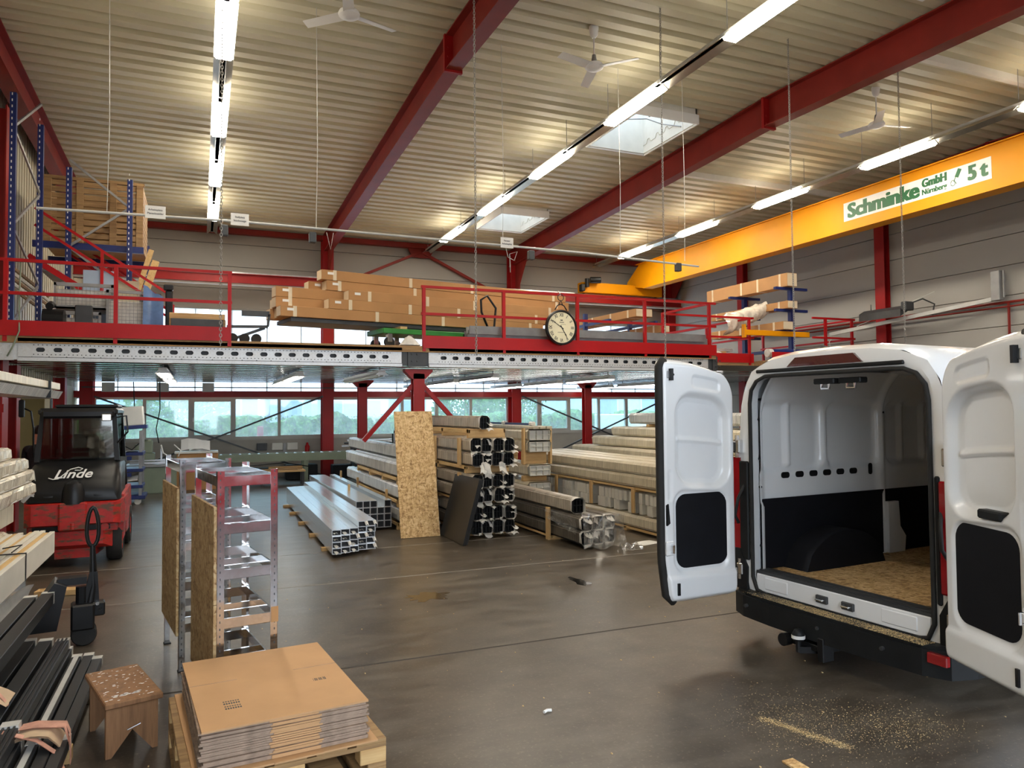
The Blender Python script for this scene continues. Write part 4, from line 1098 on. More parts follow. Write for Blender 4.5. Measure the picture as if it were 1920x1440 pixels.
MB().box(-.4, 2.28, .9, .4, 2.34, 1.0).box(-.4, 2.28, 1.9, .4, 2.34, 2.0).build('mast_crossbar', M['black'], fk)
for x in (-.25, .25): MB().box(x-.05, 2.42, .06, x+.05, 3.5, .1).box(x-.05, 2.42, .06, x+.05, 2.47, .6).build('fork', M['black'], fk)

# ================================================================== PALLET TRUCK
pt = thing('pallet_truck', 'black hand pallet truck with upright loop handle', 'pallet truck', (-.9, 7.45, 0), R(8))
MB().tube([(.02, .0, .3), (.05, 0, .5), (.04, .0, .85)], [.045, .035, .022], 10).build('handle_shaft', M['black'], pt, True)
lp = []
for k in range(17):
    t = 2*math.pi*k/16; lp.append((.04+.055*math.sin(t)*(1-.35*(-math.cos(t)*.5+.5)), 0, 1.01-.17*math.cos(t)))
MB().tube(lp, .017, 8, False).build('handle_loop', M['black'], pt, 'all')
MB().prism([(-.05, .28), (.1, .28), (.08, .62), (.02, .62)], 'xz', -.03, .03).build('handle_root', M['black'], pt)
MB().cbox(-.12, -.1, .14, .06, .1, .36, .015).cyl((-.04, 0, .1), (-.04, 0, .5), .045, 14).cbox(.02, -.06, .24, .14, .06, .36, .012).build('pump', M['black'], pt)
MB().cyl((.08, -.07, .35), (.08, .07, .35), .015, 8).cyl((.1, -.06, .3), (.1, .06, .3), .018, 8).build('pump_pin', M['chrome'], pt)
for y in (-.07, .03):
    MB().lathe([(.03, 0), (.09, .0), (.1, .01), (.1, .04), (.09, .05), (.03, .05)], 24, T(-.02, y, .1) @ RX(R(-90))).build('steer_wheel', M['rubber'], pt, True)
MB().prism([(-.52, .18), (-.22, .18), (-.15, .54), (-.24, .58)], 'xz', -.15, .15).build('chassis', M['black'], pt)
MB().bar((-.22, 0, .56), (.0, 0, .56), .12, .06).build('chassis_bridge', M['black'], pt)
for y in (-.19, .19):
    MB().cbox(-1.75, y-.08, .09, -.5, y+.08, .2, .015).build('fork', M['black'], pt)
    MB().cyl((-1.55, y-.05, .04), (-1.55, y+.05, .04), .04, 12).build('fork_roller', M['rubber'], pt)

# ================================================================== METAL SHELVING FRAMES WITH OSB SIDES
def shelf_unit(loc, label, h):
    e = thing('shelving_frame', label, 'shelving', loc, R(9))
    W, D = .38, .87
    for x in (0, W):
        for y in (0, D):
            sx = 1 if x == 0 else -1; sy = 1 if y == 0 else -1
            p = MB().box(min(x, x+sx*.045), min(y, y+sy*.003), 0, max(x, x+sx*.045), max(y, y+sy*.003), h).box(min(x, x+sx*.003), min(y, y+sy*.045), 0, max(x, x+sx*.003), max(y, y+sy*.045), h)
            po = p.build('post', M['galvs'], e)
            if y == 0:
                hs_ = MB()
                for k in range(int(h/.045)): hs_.box(x+sx*.02-.003, -.0008, .03+k*.045, x+sx*.02+.003, .0, .03+k*.045+.014)
                tag(hs_.build('slots', M['darkgrey'], po), kind='stuff')
            MB().cbox(x-.005 if sx > 0 else x-.05, y-.005 if sy > 0 else y-.05, -.0, x+.05 if sx > 0 else x+.005, y+.05 if sy > 0 else y+.005, .012, .003).build('foot_cap', M['blackpl'], e)
    for z in (.3, .62, .93, 1.22, h-.1):
        fr = MB()
        for y in (.004, D-.02): fr.box(.004, y, z, W-.004, y+.014, z+.065).box(.01, y, z, W-.01, y+.03, z+.004)
        for x in (.004, W-.016): fr.box(x, .004, z, x+.012, D-.004, z+.065)
        fr.build('shelf_rim', M['galvs'], e)
        MB().box(.01, D*.5-.01, z+.01, W-.01, D*.5+.012, z+.055).box(.01, D*.5-.02, z+.008, W-.01, D*.5+.02, z+.012).build('cross_bar', M['galvs'], e)
    return e
s1 = shelf_unit((-.14, 6.32, 0), 'galvanised shelving frame with OSB side, standing nearer the forklift', 1.635)
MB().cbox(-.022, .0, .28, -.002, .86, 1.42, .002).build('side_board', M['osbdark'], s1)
s2 = shelf_unit((.105, 5.1, 0), 'galvanised shelving frame with OSB side, standing behind the cardboard stack', 1.625)
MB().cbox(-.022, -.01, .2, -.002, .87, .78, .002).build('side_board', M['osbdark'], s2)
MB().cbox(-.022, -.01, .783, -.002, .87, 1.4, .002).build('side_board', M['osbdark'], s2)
MB().box(.34, -.003, .62, .385, -.0005, .72).build('tape', M['carddark'], s2)
for s_ in (s1, s2):
    for z in (.5, .9, 1.3):
        for y in (.05, .8): MB().cyl((-.026, y, z), (-.021, y, z), .006, 6).build('screw', M['chrome'], s_)

# ================================================================== CARDBOARD STACK ON A PALLET
def pallet(label, z0):
    pl = thing('wooden_pallet', label, 'pallet', (.375, 4.44, z0), R(5))
    for k in range(5):
        x = -.49+k*.205
        MB().cbox(x, -.58, .122, x+.16, .58, .144, .003).build('deck_board', M['oldwood'], pl)
    for y in (-.58, -.05, .48):
        MB().cbox(-.49, y, .1, .49, y+.1, .122, .003).build('stringer', M['oldwood'], pl)
        for x in (-.49, -.07, .35): MB().cbox(x, y, .022, x+.14, y+.1, .1, .004).build('block', M['woodx'], pl)
    for x in (-.49, -.05, .39): MB().cbox(x, -.58, 0, x+.1, .58, .022, .003).build('bottom_board', M['oldwood'], pl)
pallet('worn wooden pallet standing on the floor under a second pallet', 0)
pallet('worn wooden pallet directly under the flat cardboard boxes', .144)
rb = random.Random(11)
nb = 20
for k in range(nb):
    z = .289+k*.0102; top = k == nb-1
    j = 0 if top else rb.uniform(-.008, .008); jx = rb.uniform(-.007, .007)
    e = thing('flat_cardboard_box', 'topmost flattened cardboard box with printed marks on the stack' if top else ('lowest flattened cardboard box on the pallet, sticking out' if k == 0 else 'flattened cardboard box in the middle of the pallet stack'), 'cardboard box', (.365+jx, 4.43+j, z), R(5+rb.uniform(-.8, .8)), 'flattened cardboard boxes on the pallet' if 0 < k < nb-1 else None)
    W2, D2 = .405, .555
    if k == 0: W2, D2 = .44, .6
    x0 = -W2; xs_ = [-W2, -.08, .16, W2]
    sh = MB().box(-W2, -D2, 0, W2, D2, .0092)
    sh.build('sheet', M['card'] if top or k == 0 else M['cardedge'], e)
    if not top:
        MB().box(-.08, -D2-.005, .0008, .16, -D2+.02, .0088).build('fold', M['card'], e)
    if top:
        for xa in (-W2, W2-.25): MB().box(xa, .1, .0091, xa+.25, .105, .0097).build('slit', M['cardedge'], e)
        ink = MB()
        for q in range(9): ink.box(.22+q*.008, -.14, .0092, .22+q*.008+(.005 if q % 3 else .002), -.1, .0096)
        for q in range(4):
            yy = -.22-q*.035
            for p in range(7): ink.box(-.27+p*.012, yy, .0092, -.27+p*.012+.008, yy+(.02 if q % 2 else .012), .0096)
        ink.build('print', M['ink'], e)

# ================================================================== STOOL
st = thing('step_stool', 'small wooden step stool spattered with white paint', 'stool', (-.43, 5.22, 0), R(16))
tp = MB().cbox(-.155, -.33, .3, .155, .33, .335, .006).build('seat', M['stoolwood'], st)
for y in (-.27, .22):
    MB().prism([(-.14, 0), (-.11, 0), (0, .14), (.11, 0), (.14, 0), (.14, .3), (-.14, .3)], 'xz', y, y+.035).build('leg_board', M['stoolwood'], st)
MB().cbox(-.02, -.24, .2, .02, .22, .28, .004).build('stretcher', M['stoolwood'], st)
sp = MB(); rp = random.Random(5)
for k in range(70):
    x, y, r = rp.uniform(-.14, .14), rp.uniform(-.31, .31), rp.uniform(.002, .008)
    sp.prism([(x+r*1.5*math.cos(t), y+r*math.sin(t*1.0)*rp.uniform(.5, 1)) for t in (0, 1, 2, 3, 4, 5)], 'xy', .3352, .3362)
for k in range(14):
    x, y = -.02+rp.uniform(-.07, .07), -.22+rp.uniform(-.02, .02)
    sp.prism([(x+.014*math.cos(t), y+.007*math.sin(t)) for t in (0, 1, 2, 3, 4, 5)], 'xy', .3352, .3364)
tag(sp.build('paint_spots', M['paper'], st), kind='stuff')
MB().tube([(-.03, -.272, .15), (-.03, -.29, .15), (.04, -.29, .17), (.04, -.272, .17)], .003, 5).build('wire_staple', M['steel'], st)

# ================================================================== BLACK PROFILES ON THE FLOOR (left foreground)
e = thing('floor_batten', 'pale wooden batten under the far end of the anthracite profiles', 'batten', (-1.08, 6.2, 0))
MB().cbox(-.4, -.04, 0, .36, .04, .08, .004).build('batten', M['woodx'], e)
e = thing('floor_batten', 'pale wooden batten under the strapped middle of the anthracite profiles', 'batten', (-1.03, 5.0, 0))
MB().cbox(-.45, -.05, 0, .36, .05, .08, .004).build('batten', M['woodx'], e)
rp = random.Random(21)
prof_x = [-.71, -.78, -.86, -.95, -1.04, -1.13, -1.22, -1.31]
plabs = {0: 'anthracite aluminium profile at the right edge of the floor bundle, beside the stool', 2: 'anthracite profile with a bare grey strip in the floor bundle'}
def black_profile(x, y0, y1, z, w, h, lab, grp, strip=False, ribs=False):
    p = thing('aluminium_profile', lab, 'profile', (x, y0, z), 0, grp)
    MB().cbox(-w/2, 0, 0, w/2, y1-y0, h, .004).build('extrusion', M['anth'], p)
    if strip: MB().box(-w*.25, .4, h-.004, w*.25, y1-y0-.05, h+.003).build('bare_strip', M['lgrey'], p)
    if ribs:
        for q in (-.3, 0, .3): MB().cbox(w*q-.006, 0, h, w*q+.006, y1-y0-.04, h+.012, .002).build('ridge', M['anth'], p)
    MB().box(-w/2-.001, y1-y0-.07, -.001, w/2+.001, y1-y0+.002, h+.0015).build('end_tape', M['flap'], p)
    if ribs or strip or rp.random() > .5: MB().box(-w/2-.001, 2.35, -.001, w/2+.001, 2.43, h+(.0135 if ribs else .0025)).build('tape', M['flap'], p)
    return p
for k, x in enumerate(prof_x):
    black_profile(x, 2.6, 6.62+rp.uniform(-.12, .12)+(.1 if k > 1 else 0), .082, .066 if k < 3 else .08, .06+.03*(k in (3, 4)), plabs.get(k, 'anthracite aluminium profile in the lower layer of the floor bundle'), None if k in plabs else 'anthracite profiles of the lower floor layer', k == 2)
for k, x in enumerate((-.97, -1.09, -1.21)):
    black_profile(x, 2.6, 6.75+.05*k, .18, .09, .07, ['ribbed anthracite profile lying on top of the floor bundle', 'plain anthracite profile on top of the floor bundle', 'outer anthracite profile on top of the floor bundle by the rack'][k], None, False, k == 0)
e = thing('strap_wrap', 'beige foam pad with a worn red strap around the anthracite profiles', 'strap', (-.80, 4.95, .0))
MB().grid(9, 4, lambda u, v: (-.22+u*.34, -.1+v*.2, .165+.05*math.sin(math.pi*u)-.10*max(0, u-.8)*5*.8)).grid(9, 4, lambda u, v: (-.22+u*.34, -.1+v*.2, .175+.05*math.sin(math.pi*u)-.10*max(0, u-.8)*5*.8), None, True).build('foam_pad', M['foam'], e, 'all')
m = MB()
def ribbon(mb, pts, w):
    pts = [Vector(p) for p in pts]
    for off in (0, .004):
        vs = []; fs = []
        for p in pts: vs += [(p.x, p.y-w/2, p.z+off), (p.x, p.y+w/2, p.z+off)]
        for i in range(len(pts)-1): fs.append((2*i, 2*i+1, 2*i+3, 2*i+2))
        mb.add(vs, fs)
ribbon(m, [(-.7, .06, .3), (-.45, .0, .29), (-.2, -.04, .25), (-.02, -.1, .2), (.09, -.16, .13), (.13, -.2, .05), (.15, -.15, .1), (.13, -.02, .19), (.1, .06, .215), (-.05, .1, .225), (-.2, .1, .21)], .05)
ribbon(m, [(-.2, .03, .225), (-.05, .02, .235), (.1, .0, .22), (.14, -.08, .14), (.15, -.14, .06)], .055)
m.build('strap', M['pinkstrap'], e, 'all')
e = thing('foam_pad', 'beige foam pad with a pink strap knot on the rack side profiles', 'foam pad', (-1.16, 5.35, .25))
MB().grid(7, 4, lambda u, v: (-.12+u*.24, -.12+v*.24, .03+.06*math.sin(math.pi*u))).build('pad', M['foam'], e, 'all')
m = MB(); ribbon(m, [(-.15, 0, .06), (-.03, .02, .1), (.06, -.03, .09), (.12, -.06, .02)], .04); m.build('strap', M['pinkstrap'], e, 'all')
black_profile(-1.16, 3.2, 7.3, .42, .09, .09, 'anthracite profile with silver end tape held on the lowest rack arm', None)
black_profile(-1.27, 3.2, 7.2, .42, .09, .09, 'anthracite profile pair partner next to the wrapped rack pack', None)

# ================================================================== LEFT CANTILEVER RACK
rk = thing('cantilever_rack', 'red cantilever rack arms holding wrapped profiles at the left', 'rack', (-2.25, 6.8, 0))
for y in (-2.2, .0, 1.5):
    MB().box(-.09, y-.07, 0, .09, y+.07, 3.0).build('upright', M['red'], rk)
    MB().box(-.2, y-.08, 0, .5, y+.08, .12).build('foot', M['red'], rk)
    for z in (.33, .5, 1.27, 2.1):
        if z == 2.1 or z < .6 or y < 1: MB().box(.09, y-.04, z-.08, .55, y+.04, z).build('arm', M['red'], rk)
# ================================================================== STACKS IN THE MIDDLE OF THE HALL
rg = random.Random(42)
def bundle_proto(w, h, L, wrap, core='blackpl', flaps=3, ends=True, seed=0, jit=.035, far=0):
    r_ = random.Random(seed)
    e = bpy.data.objects.new('profile_bundle', None); COL.objects.link(e); e.empty_display_size = .05
    n = max(8, int(L/.13)); c = min(w, h)*.2
    base = [(-w/2+c, 0), (w/2-c, 0), (w/2, c), (w/2, h-c), (w/2-c, h), (-w/2+c, h), (-w/2, h-c), (-w/2, c)]
    vs = []; fs = []
    for i in range(n+1):
        y = .03+i*(L-.06)/n
        for x, z in base:
            k = 1-jit*r_.random()
            vs.append((x*k, y+(r_.uniform(-.02, .02) if i in (0, n) else 0), h/2+(z-h/2)*k))
    for i in range(n):
        for k in range(8): fs.append((i*8+k, i*8+(k+1) % 8, (i+1)*8+(k+1) % 8, (i+1)*8+k))
    MB().add(vs, fs).build('wrapping', M[wrap], e, False)
    k = MB()
    a, b_ = w*.42, h*.9
    k.box(-a, .05, h*.06, a, L-.05, b_)
    for sx in (-a, -a*.33, a*.33, a-.008): k.box(sx, .0, h*.06, sx+.008, .06, b_)
    for sz in (h*.06, h*.5, b_-.008): k.box(-a, .0, sz, a, .06, sz+.008)
    k.build('profiles', M[core], e)
    if core == 'blackpl':
        rv = []; rf = []
        for x, z in base:
            o1, o2 = r_.uniform(.0, .012), r_.uniform(.01, .05)
            q = 1+o2*1.2
            rv += [(x, .05, z), (x*(1+o1), .0, h/2+(z-h/2)*(1+o1)), (x*q, -r_.uniform(.0, .05), h/2+(z-h/2)*q+r_.uniform(-.012, .008))]
        for i in range(8):
            j = (i+1) % 8
            rf += [(3*i, 3*i+1, 3*j+1, 3*j), (3*i+1, 3*i+2, 3*j+2, 3*j+1)]
        MB().add(rv, rf).build('foil_rim', M['flap'], e, 'all')
    for q in range(flaps):
        x0 = r_.uniform(-w*.5, w*.3); z0 = r_.choice((h*.95, h*.95, .02, h*.5)); ww = r_.uniform(.05, .11)
        dx, dz = r_.uniform(-.05, .05), r_.uniform(-.12, -.02)
        ph = r_.uniform(0, 6)
        MB().grid(4, 5, lambda u, v: (x0+u*ww+dx*v, .03-.07*v-.02*math.sin(3*v+ph+2*u), z0+dz*v*v+.02*math.sin(4*u+ph)*v)).build('foil_flap', M['flap'], e, 'all')
    for q in range(far):
        x0 = r_.uniform(-w*.5, w*.2); z0 = r_.choice((h*.95, h*.6, .05)); ww = r_.uniform(.06, .14); ph = r_.uniform(0, 6)
        MB().grid(5, 5, lambda u, v: (x0+u*ww, L-.06+.1*v+.03*math.sin(3*u+ph), z0-.1*v*v+.03*math.sin(5*u+ph)*v)).build('foil_flap', M['flap'], e, 'all')
    return e
def place(proto, first, loc, label, grp, name='profile_bundle', cat='bundle', rz=0):
    o = proto if first else copy_tree(proto)
    o.name = name; o.location = loc; o.rotation_euler = (0, 0, rz); tag(o, label, cat, grp); return o
def spread(protos, used, loc, label, grp, name='profile_bundle', rz=0):
    i = rg.randrange(len(protos)); f = not used[i]; used[i] = True
    return place(protos[i], f, loc, label, grp, name, 'bundle', rz)
def timber(label, x0, x1, ys, z0, z1, grp=None, rails=True, posts=None, y0=None, y1=None):
    e = thing('dunnage_timber', label, 'timber', ((x0+x1)/2, ys[0], z0), 0, grp)
    hw = (x1-x0)/2; d = z1-z0
    for y in ys: MB().cbox(-hw, y-ys[0], 0, hw, y-ys[0]+.09, d, .004).build('cross_timber', M['woodx'], e)
    if rails:
        for x in (-hw, hw-.03): MB().cbox(x, 0, d*.55, x+.03, ys[-1]-ys[0]+.09, d, .003).build('side_rail', M['wood'], e)
    if posts:
        for y in ys:
            for x in (-hw-.03, hw): MB().cbox(x, y-ys[0]+.01, -posts, x+.03, y-ys[0]+.09, d, .003).build('post', M['woodz'], e)
    return e

# A: bare aluminium square profiles, near the shelving
def alu_tube(w, h, L, seed, nf=1):
    r_ = random.Random(seed)
    e = bpy.data.objects.new('aluminium_tube', None); COL.objects.link(e); e.empty_display_size = .05
    t = .006; m = MB()
    m.box(-w/2, 0, 0, w/2, L, t).box(-w/2, 0, h-t, w/2, L, h).box(-w/2, 0, t, -w/2+t, L, h-t).box(w/2-t, 0, t, w/2, L, h-t)
    m.box(-w/2+t, .5, t, w/2-t, .51, h-t)
    m.build('tube', M['filmalu'], e)
    MB().box(-w/2+t, .06, t, w/2-t, .065, h-t).build('inner_shade', M['black'], e)  # black plate paints in the shade inside the hollow tube
    for q in range(nf):
        x0 = r_.uniform(-w*.5, w*.2); ph = r_.uniform(0, 6); dz = r_.uniform(-.06, .02); z0 = r_.choice((h, h*.5))
        MB().grid(4, 4, lambda u, v: (x0+u*.045+.02*v, .01-.04*v-.012*math.sin(3*u+ph), z0+dz*v+.015*math.sin(5*u+ph)*v)).build('film_flap', M['flap'], e, 'all')
    return e
pa = [alu_tube(.124, .08, 6.4, s) for s in (1, 2, 3)]; ua = [False]*3
for c in range(5):
    for r_ in range(4 if c < 3 else 5):
        i = rg.randrange(3)
        top = (r_ == 3 and c < 3) or r_ == 4
        place(pa[i], not ua[i], (1.735+c*.128, 10.33+.05*c+rg.uniform(-.03, .03), .055+r_*.0815), 'bare aluminium tube with torn film ends, top layer of the low stack' if top else 'bare aluminium tube with torn film ends inside the low stack', 'top tubes of the low aluminium stack' if top else 'lower tubes of the low aluminium stack', 'aluminium_tube', 'tube', R(-.6)); ua[i] = True
for i, p in enumerate(pa):
    if not ua[i]: place(p, True, (1.735, 16.9, .3), 'spare', 'spare')
for k, y in enumerate((10.9, 12.2, 13.6, 15.0, 16.2)):
    tag(MB().cbox(1.62, y, 0, 2.36, y+.08, .055, .004).build('floor_timber', M['woodx']), 'pale bearer timber under the low aluminium stack', 'timber', 'bearers under the low aluminium stack')
# B: clean square tubes
pb = alu_tube(.118, .112, 5.7, 9, 0)
first = True
for c in range(5):
    for r_ in range(4):
        if r_ == 3 and c == 3: continue
        place(pb, first, (2.46+c*.12, 12.4, .05+r_*.114), 'square aluminium tube with clean open end in the stack beside the wrapped pallets', 'clean square tubes in the second aluminium stack', 'square_tube', 'tube'); first = False
for y in (12.8, 14.6, 16.5):
    tag(MB().cbox(2.38, y, 0, 3.02, y+.08, .05, .004).build('floor_timber', M['woodx']), 'dark gap bearer timber under the clean square tubes', 'timber', 'bearers under the clean square tubes')
for x, y in ((2.62, 14.2), (3.06, 13.0), (3.06, 15.6), (3.06, 17.6)):
    tag(MB().cbox(x-.02, y, .05, x+.02, y+.05, .62, .003).build('wooden_stake', M['woodz']), 'short wooden stake holding the second aluminium stack', 'stake', 'stakes of the second aluminium stack')

# C: clear wrapped packs on pallets behind the OSB board
pc = [bundle_proto(.19, .25, 4.9, 'wrapc', 'blackpl', 4, True, s) for s in (3, 4)]; uc = [False]*2
for lay, z in enumerate((.12, .5, .87)):
    for c in range(3):
        spread(pc, uc, (3.2+c*.2, 12.15+.1*lay, z), ['clear wrapped bundle with black profile ends in the lowest layer behind the OSB board', 'clear wrapped bundle in the middle layer behind the OSB board', 'clear wrapped bundle in the top layer behind the OSB board'][lay], 'clear wrapped bundles behind the OSB board, layer %d' % (lay+1))
for i, (z, lb) in enumerate(((.0, 'pallet timbers under the lowest clear wrapped bundles'), (.38, 'pallet timbers between the lower clear wrapped bundles'), (.755, 'pallet timbers below the top clear wrapped bundles'))):
    timber(lb, 3.08, 3.74, (12.3, 13.4, 14.5, 15.7), z, z+.115)
spread(pc, uc, (3.45, 13.4, 1.125), 'single clear wrapped bundle lying on the layers behind the OSB board', None)
e = thing('profile_offcuts', 'upright bunch of small aluminium offcuts behind the OSB board', 'offcuts', (3.75, 14.6, 1.125))
for k in range(22):
    x, y = rg.uniform(-.22, .12), rg.uniform(-.2, .2); MB().box(x-.02, y-.02, 0, x+.02, y+.02, .35+.4*rg.random()*(x+.3)/.4).build('offcut', M['alu'] if k % 3 else M['blackpl'], e)

# OSB board leaning, dark panels leaning
o = MB().cbox(0, -.009, 0, .64, .009, 2.05, .002).build('osb_board', M['osb'])
o.location = (2.915, 11.44, .003); o.rotation_euler = (R(-13.5), 0, R(-1)); tag(o, 'tall OSB board leaning upright against the wrapped stacks', 'board')
for k in range(3):
    o = MB().cbox(-.012, 0, 0, .012, 1.14, 1.0, .003).build('leaning_sheet', M['anth'])
    o.location = (3.60+k*.032, 10.42+.02*k, .004); o.rotation_euler = (0, R(15.5), 0)
    tag(o, 'brown black panel leaning against the tall bundle stack, outermost' if k == 0 else 'brown black panel leaning behind the outermost one', 'sheet', None if k == 0 else 'leaning dark panels behind the first')

# D: tall stack of wrapped black profiles
pd = [bundle_proto(.178, .215, 4.4, 'wrap', 'blackpl', 2, True, s) for s in (11, 12, 13, 14, 15)]; ud = [False]*5
rowz = [.0, .225, .50, .725, 1.065, 1.285]
for r_, z in enumerate(rowz):
    for c in range(4):
        spread(pd, ud, (4.0+c*.183, 10.9+rg.uniform(-.04, .08), z+.06), ['wrapped bundle with black open ends in the bottom layer of the tall stack', 'wrapped bundle with black open ends in the middle layer of the tall stack', 'wrapped bundle with black open ends in the upper layer of the tall stack'][r_//2], 'tall stack bundles, %s layer' % ('bottom', 'middle', 'upper')[r_//2])
timber('floor timbers under the tall bundle stack', 3.9, 4.64, (11.25, 12.6, 14.0), 0, .058)
timber('timber frame with posts around the middle layer of the tall stack', 3.9, 4.64, (11.3, 12.6, 14.0), .502, .556, None, True, None)
timber('timber frame with posts around the upper layer of the tall stack', 3.9, 4.64, (11.15, 12.6, 14.0), 1.005, 1.12, None, True, None)
timber('timber tray with deep edge boards on top of the tall stack', 3.98, 4.62, (11.25, 12.6, 14.0), 1.56, 1.7)
for k, (y, z0, z1) in enumerate(((11.35, 1.12, 1.56), (12.7, 1.12, 1.56), (11.35, .556, 1.005), (12.7, .556, 1.005))):
    tag(MB().cbox(3.85, y, z0, 3.895, y+.09, z1, .003).build('upright_timber', M['woodz']), 'upright timber on the side of the tall bundle stack', 'timber', 'side posts of the tall bundle stack')
spread(pd, ud, (4.2, 11.1, 1.7), 'single wrapped bundle lying on top of the tall stack', None)
e = thing('hanging_foil', 'torn white foil hanging from the end of the tall stack', 'foil', (4.4, 10.86, 1.0))
for k in range(6):
    x0 = rg.uniform(-.35, .2); ph = rg.uniform(0, 6)
    MB().grid(4, 6, lambda u, v: (x0+u*.1+.06*v*math.sin(ph), -.02-.05*v-.02*math.sin(4*v+ph), .18-v*(.18+.05*math.cos(ph))+.02*math.sin(5*u))).build('foil_strip', M['flap'], e, 'all')

# E: dark stack in front of the pale packs
pe = [bundle_proto(.19, .2, 4.6, 'wrapd', 'blackpl', 1, True, s) for s in (31, 32)]; ue = [False]*2
for r_ in range(2):
    for c in range(3): spread(pe, ue, (5.12+c*.21, 9.42+.05*c, .06+r_*.205), 'dark wrapped bundle in the low black stack beside the van door' , 'dark bundles of the low black stack')
pe2 = bundle_proto(.2, .23, 4.6, 'wrap', 'blackpl', 0, True, 35)
place(pe2, True, (5.13, 9.7, .475), 'pale wrapped bundle with a black end lying on the low black stack', None)
timber('timber frame with tall post around the low black stack', 5.0, 5.66, (10.35, 11.8, 13.2), 0, .06, None, True, None)
for y in (10.35, 12.4): tag(MB().cbox(4.955, y, 0, 4.998, y+.1, .5, .003).build('upright_timber', M['woodz']), 'upright timber on the side of the low black stack', 'timber', 'side posts of the low black stack')
e = thing('clear_film', 'crumpled clear film hanging over the end of the low black stack', 'film', (5.35, 9.4, .0))
MB().grid(12, 12, lambda u, v: (-.33+u*.7, -.03-.08*v*v-.03*math.sin(9*u+4*v), .5-v*.47+.02*math.sin(12*u))).build('film', M['foil'], e, 'all')
MB().grid(10, 10, lambda u, v: (-.42-.02*math.sin(7*v), -.02+u*1.0, .48-v*.25*(1-.5*u)+.01*math.sin(20*u*v))).build('film', M['foil'], e, 'all')
MB().grid(9, 9, lambda u, v: (.15+u*.3, -.2-.2*v, .02+.1*abs(math.sin(7*u+5*v))*math.sin(math.pi*v))).build('film_heap', M['foil'], e, 'all')
o = MB().grid(6, 5, lambda u, v: (u*.42, v*.24, .004+.03*u*(1-u)*v)).build('paper_scrap', M['paper'], None, 'all'); o.location = (6.0, 9.3, 0); o.rotation_euler = (0, 0, .3)
tag(o, 'white paper scrap on the floor between the black stack and the van door', 'paper')

# F: pale packs with stacked short profiles between timber posts
pf = [bundle_proto(.34, .2, 6.2, 'wrapw', 'offwhite', 0, True, s) for s in (51, 52)]; uf = [False]*2
for c in range(3):
    spread(pf, uf, (6.68+c*.36, 8.6, .08), 'pale wrapped long pack on the floor in the big pale stack', 'floor packs of the big pale stack')
    spread(pf, uf, (6.68+c*.36, 8.5, .735), 'pale wrapped long pack in the second tier of the big pale stack', 'second tier packs of the big pale stack')
    spread(pf, uf, (6.68+c*.36, 8.7, .94), 'pale wrapped long pack on top of the big pale stack', 'top packs of the big pale stack')
timber('long timber frame with posts dividing the big pale stack', 6.5, 7.6, (8.9, 10.3, 11.7, 13.1, 14.4), .66, .73, None, True, .34)
timber('floor timbers under the big pale stack', 6.5, 7.6, (8.9, 10.6, 12.4, 14.2), 0, .078)
sp_ = MB().cbox(-.0, -.045, 0, .9, .045, .17, .004).mesh('short_profile')
for tier in range(2):
    y = 9.05; k = 0
    while y < 14.3:
        if min(abs(y-t-.05) for t in (8.9, 10.3, 11.7, 13.1, 14.4)) > .09 and rg.random() > .12:
            o = link('short_profile', sp_, M['offwhite'] if True else None)
            o.location = (6.53+rg.uniform(0, .05), y, .3+tier*.174); tag(o, 'short pale profile end in the open tier of the big pale stack', 'profile', 'short profiles in the open tier')
        y += .098 if rg.random() > .2 else .12
# G: stepped pale packs behind, towards the right
pg = [bundle_proto(.5, .2, 5.6, 'wrapw', 'offwhite', 0, True, s) for s in (61, 62)]; ug = [False]*2
glabs = ['pale wrapped pack in the lowest step of the rear pale stack', 'pale wrapped pack in the third step of the rear pale stack', 'pale wrapped pack in the upper step of the rear pale stack']
for st, (x, yf, z) in enumerate(((8.25, 15.4, 1.0), (8.5, 14.9, 1.21), (8.8, 14.55, 1.42))):
    for c in range(2): spread(pg, ug, (x+c*.52, yf-5.6, z), glabs[st], 'rear pale stack, step %d' % (st+1))
for lay in range(3):
    for c in range(3): spread(pg, ug, (8.25+c*.52, 9.7, .12+lay*.29), 'pale wrapped pack low in the rear pale stack', 'rear pale stack, low packs')
    timber('timbers below layer %s of the rear pale stack' % ('one', 'two', 'three')[lay], 8.0, 9.6, (10.2, 12.0, 13.8, 15.0), .03+lay*.29 if lay else 0, .12+lay*.29)
pg2 = bundle_proto(.6, .24, 5.0, 'wrapc', 'offwhite', 0, True, 66)
place(pg2, True, (9.1, 9.2, 1.68), 'grey shiny wrapped pack highest on the rear pale stack', None)
timber('thin timbers under the highest rear pack', 8.8, 9.4, (9.8, 11.6, 13.4), 1.62, 1.68, None, False)
# H: striped packs between the tall stack and the pale packs
ph_ = [bundle_proto(.5, .22, 3.9, 'wrapw', 'offwhite', 0, True, s) for s in (71,)]; uh = [False]
for lay, z in enumerate((.1, .42, .75, 1.2, 1.42)):
    spread(ph_, uh, (5.95, 12.75, z), 'striped pale pack behind the tall stack, between two timber posts' if lay > 2 else 'striped pale pack low behind the tall stack', 'upper striped packs' if lay > 2 else 'lower striped packs')
for lay, (z0, z1) in enumerate(((0, .1), (.32, .42), (.64, .75), (.97, 1.2))):
    timber('timbers below striped pack number %s behind the tall stack' % ('one', 'two', 'three', 'four')[lay], 5.7, 6.2, (13.0, 14.4, 15.9), z0, z1, None, False)
for x, y in ((6.21, 12.85), (6.21, 15.6), (5.65, 12.85), (5.65, 15.6)): tag(MB().cbox(x, y, .97, x+.04, y+.1, 1.66, .003).build('upright_timber', M['woodz']), 'upright timber holding the striped packs', 'timber', 'posts of the striped packs')
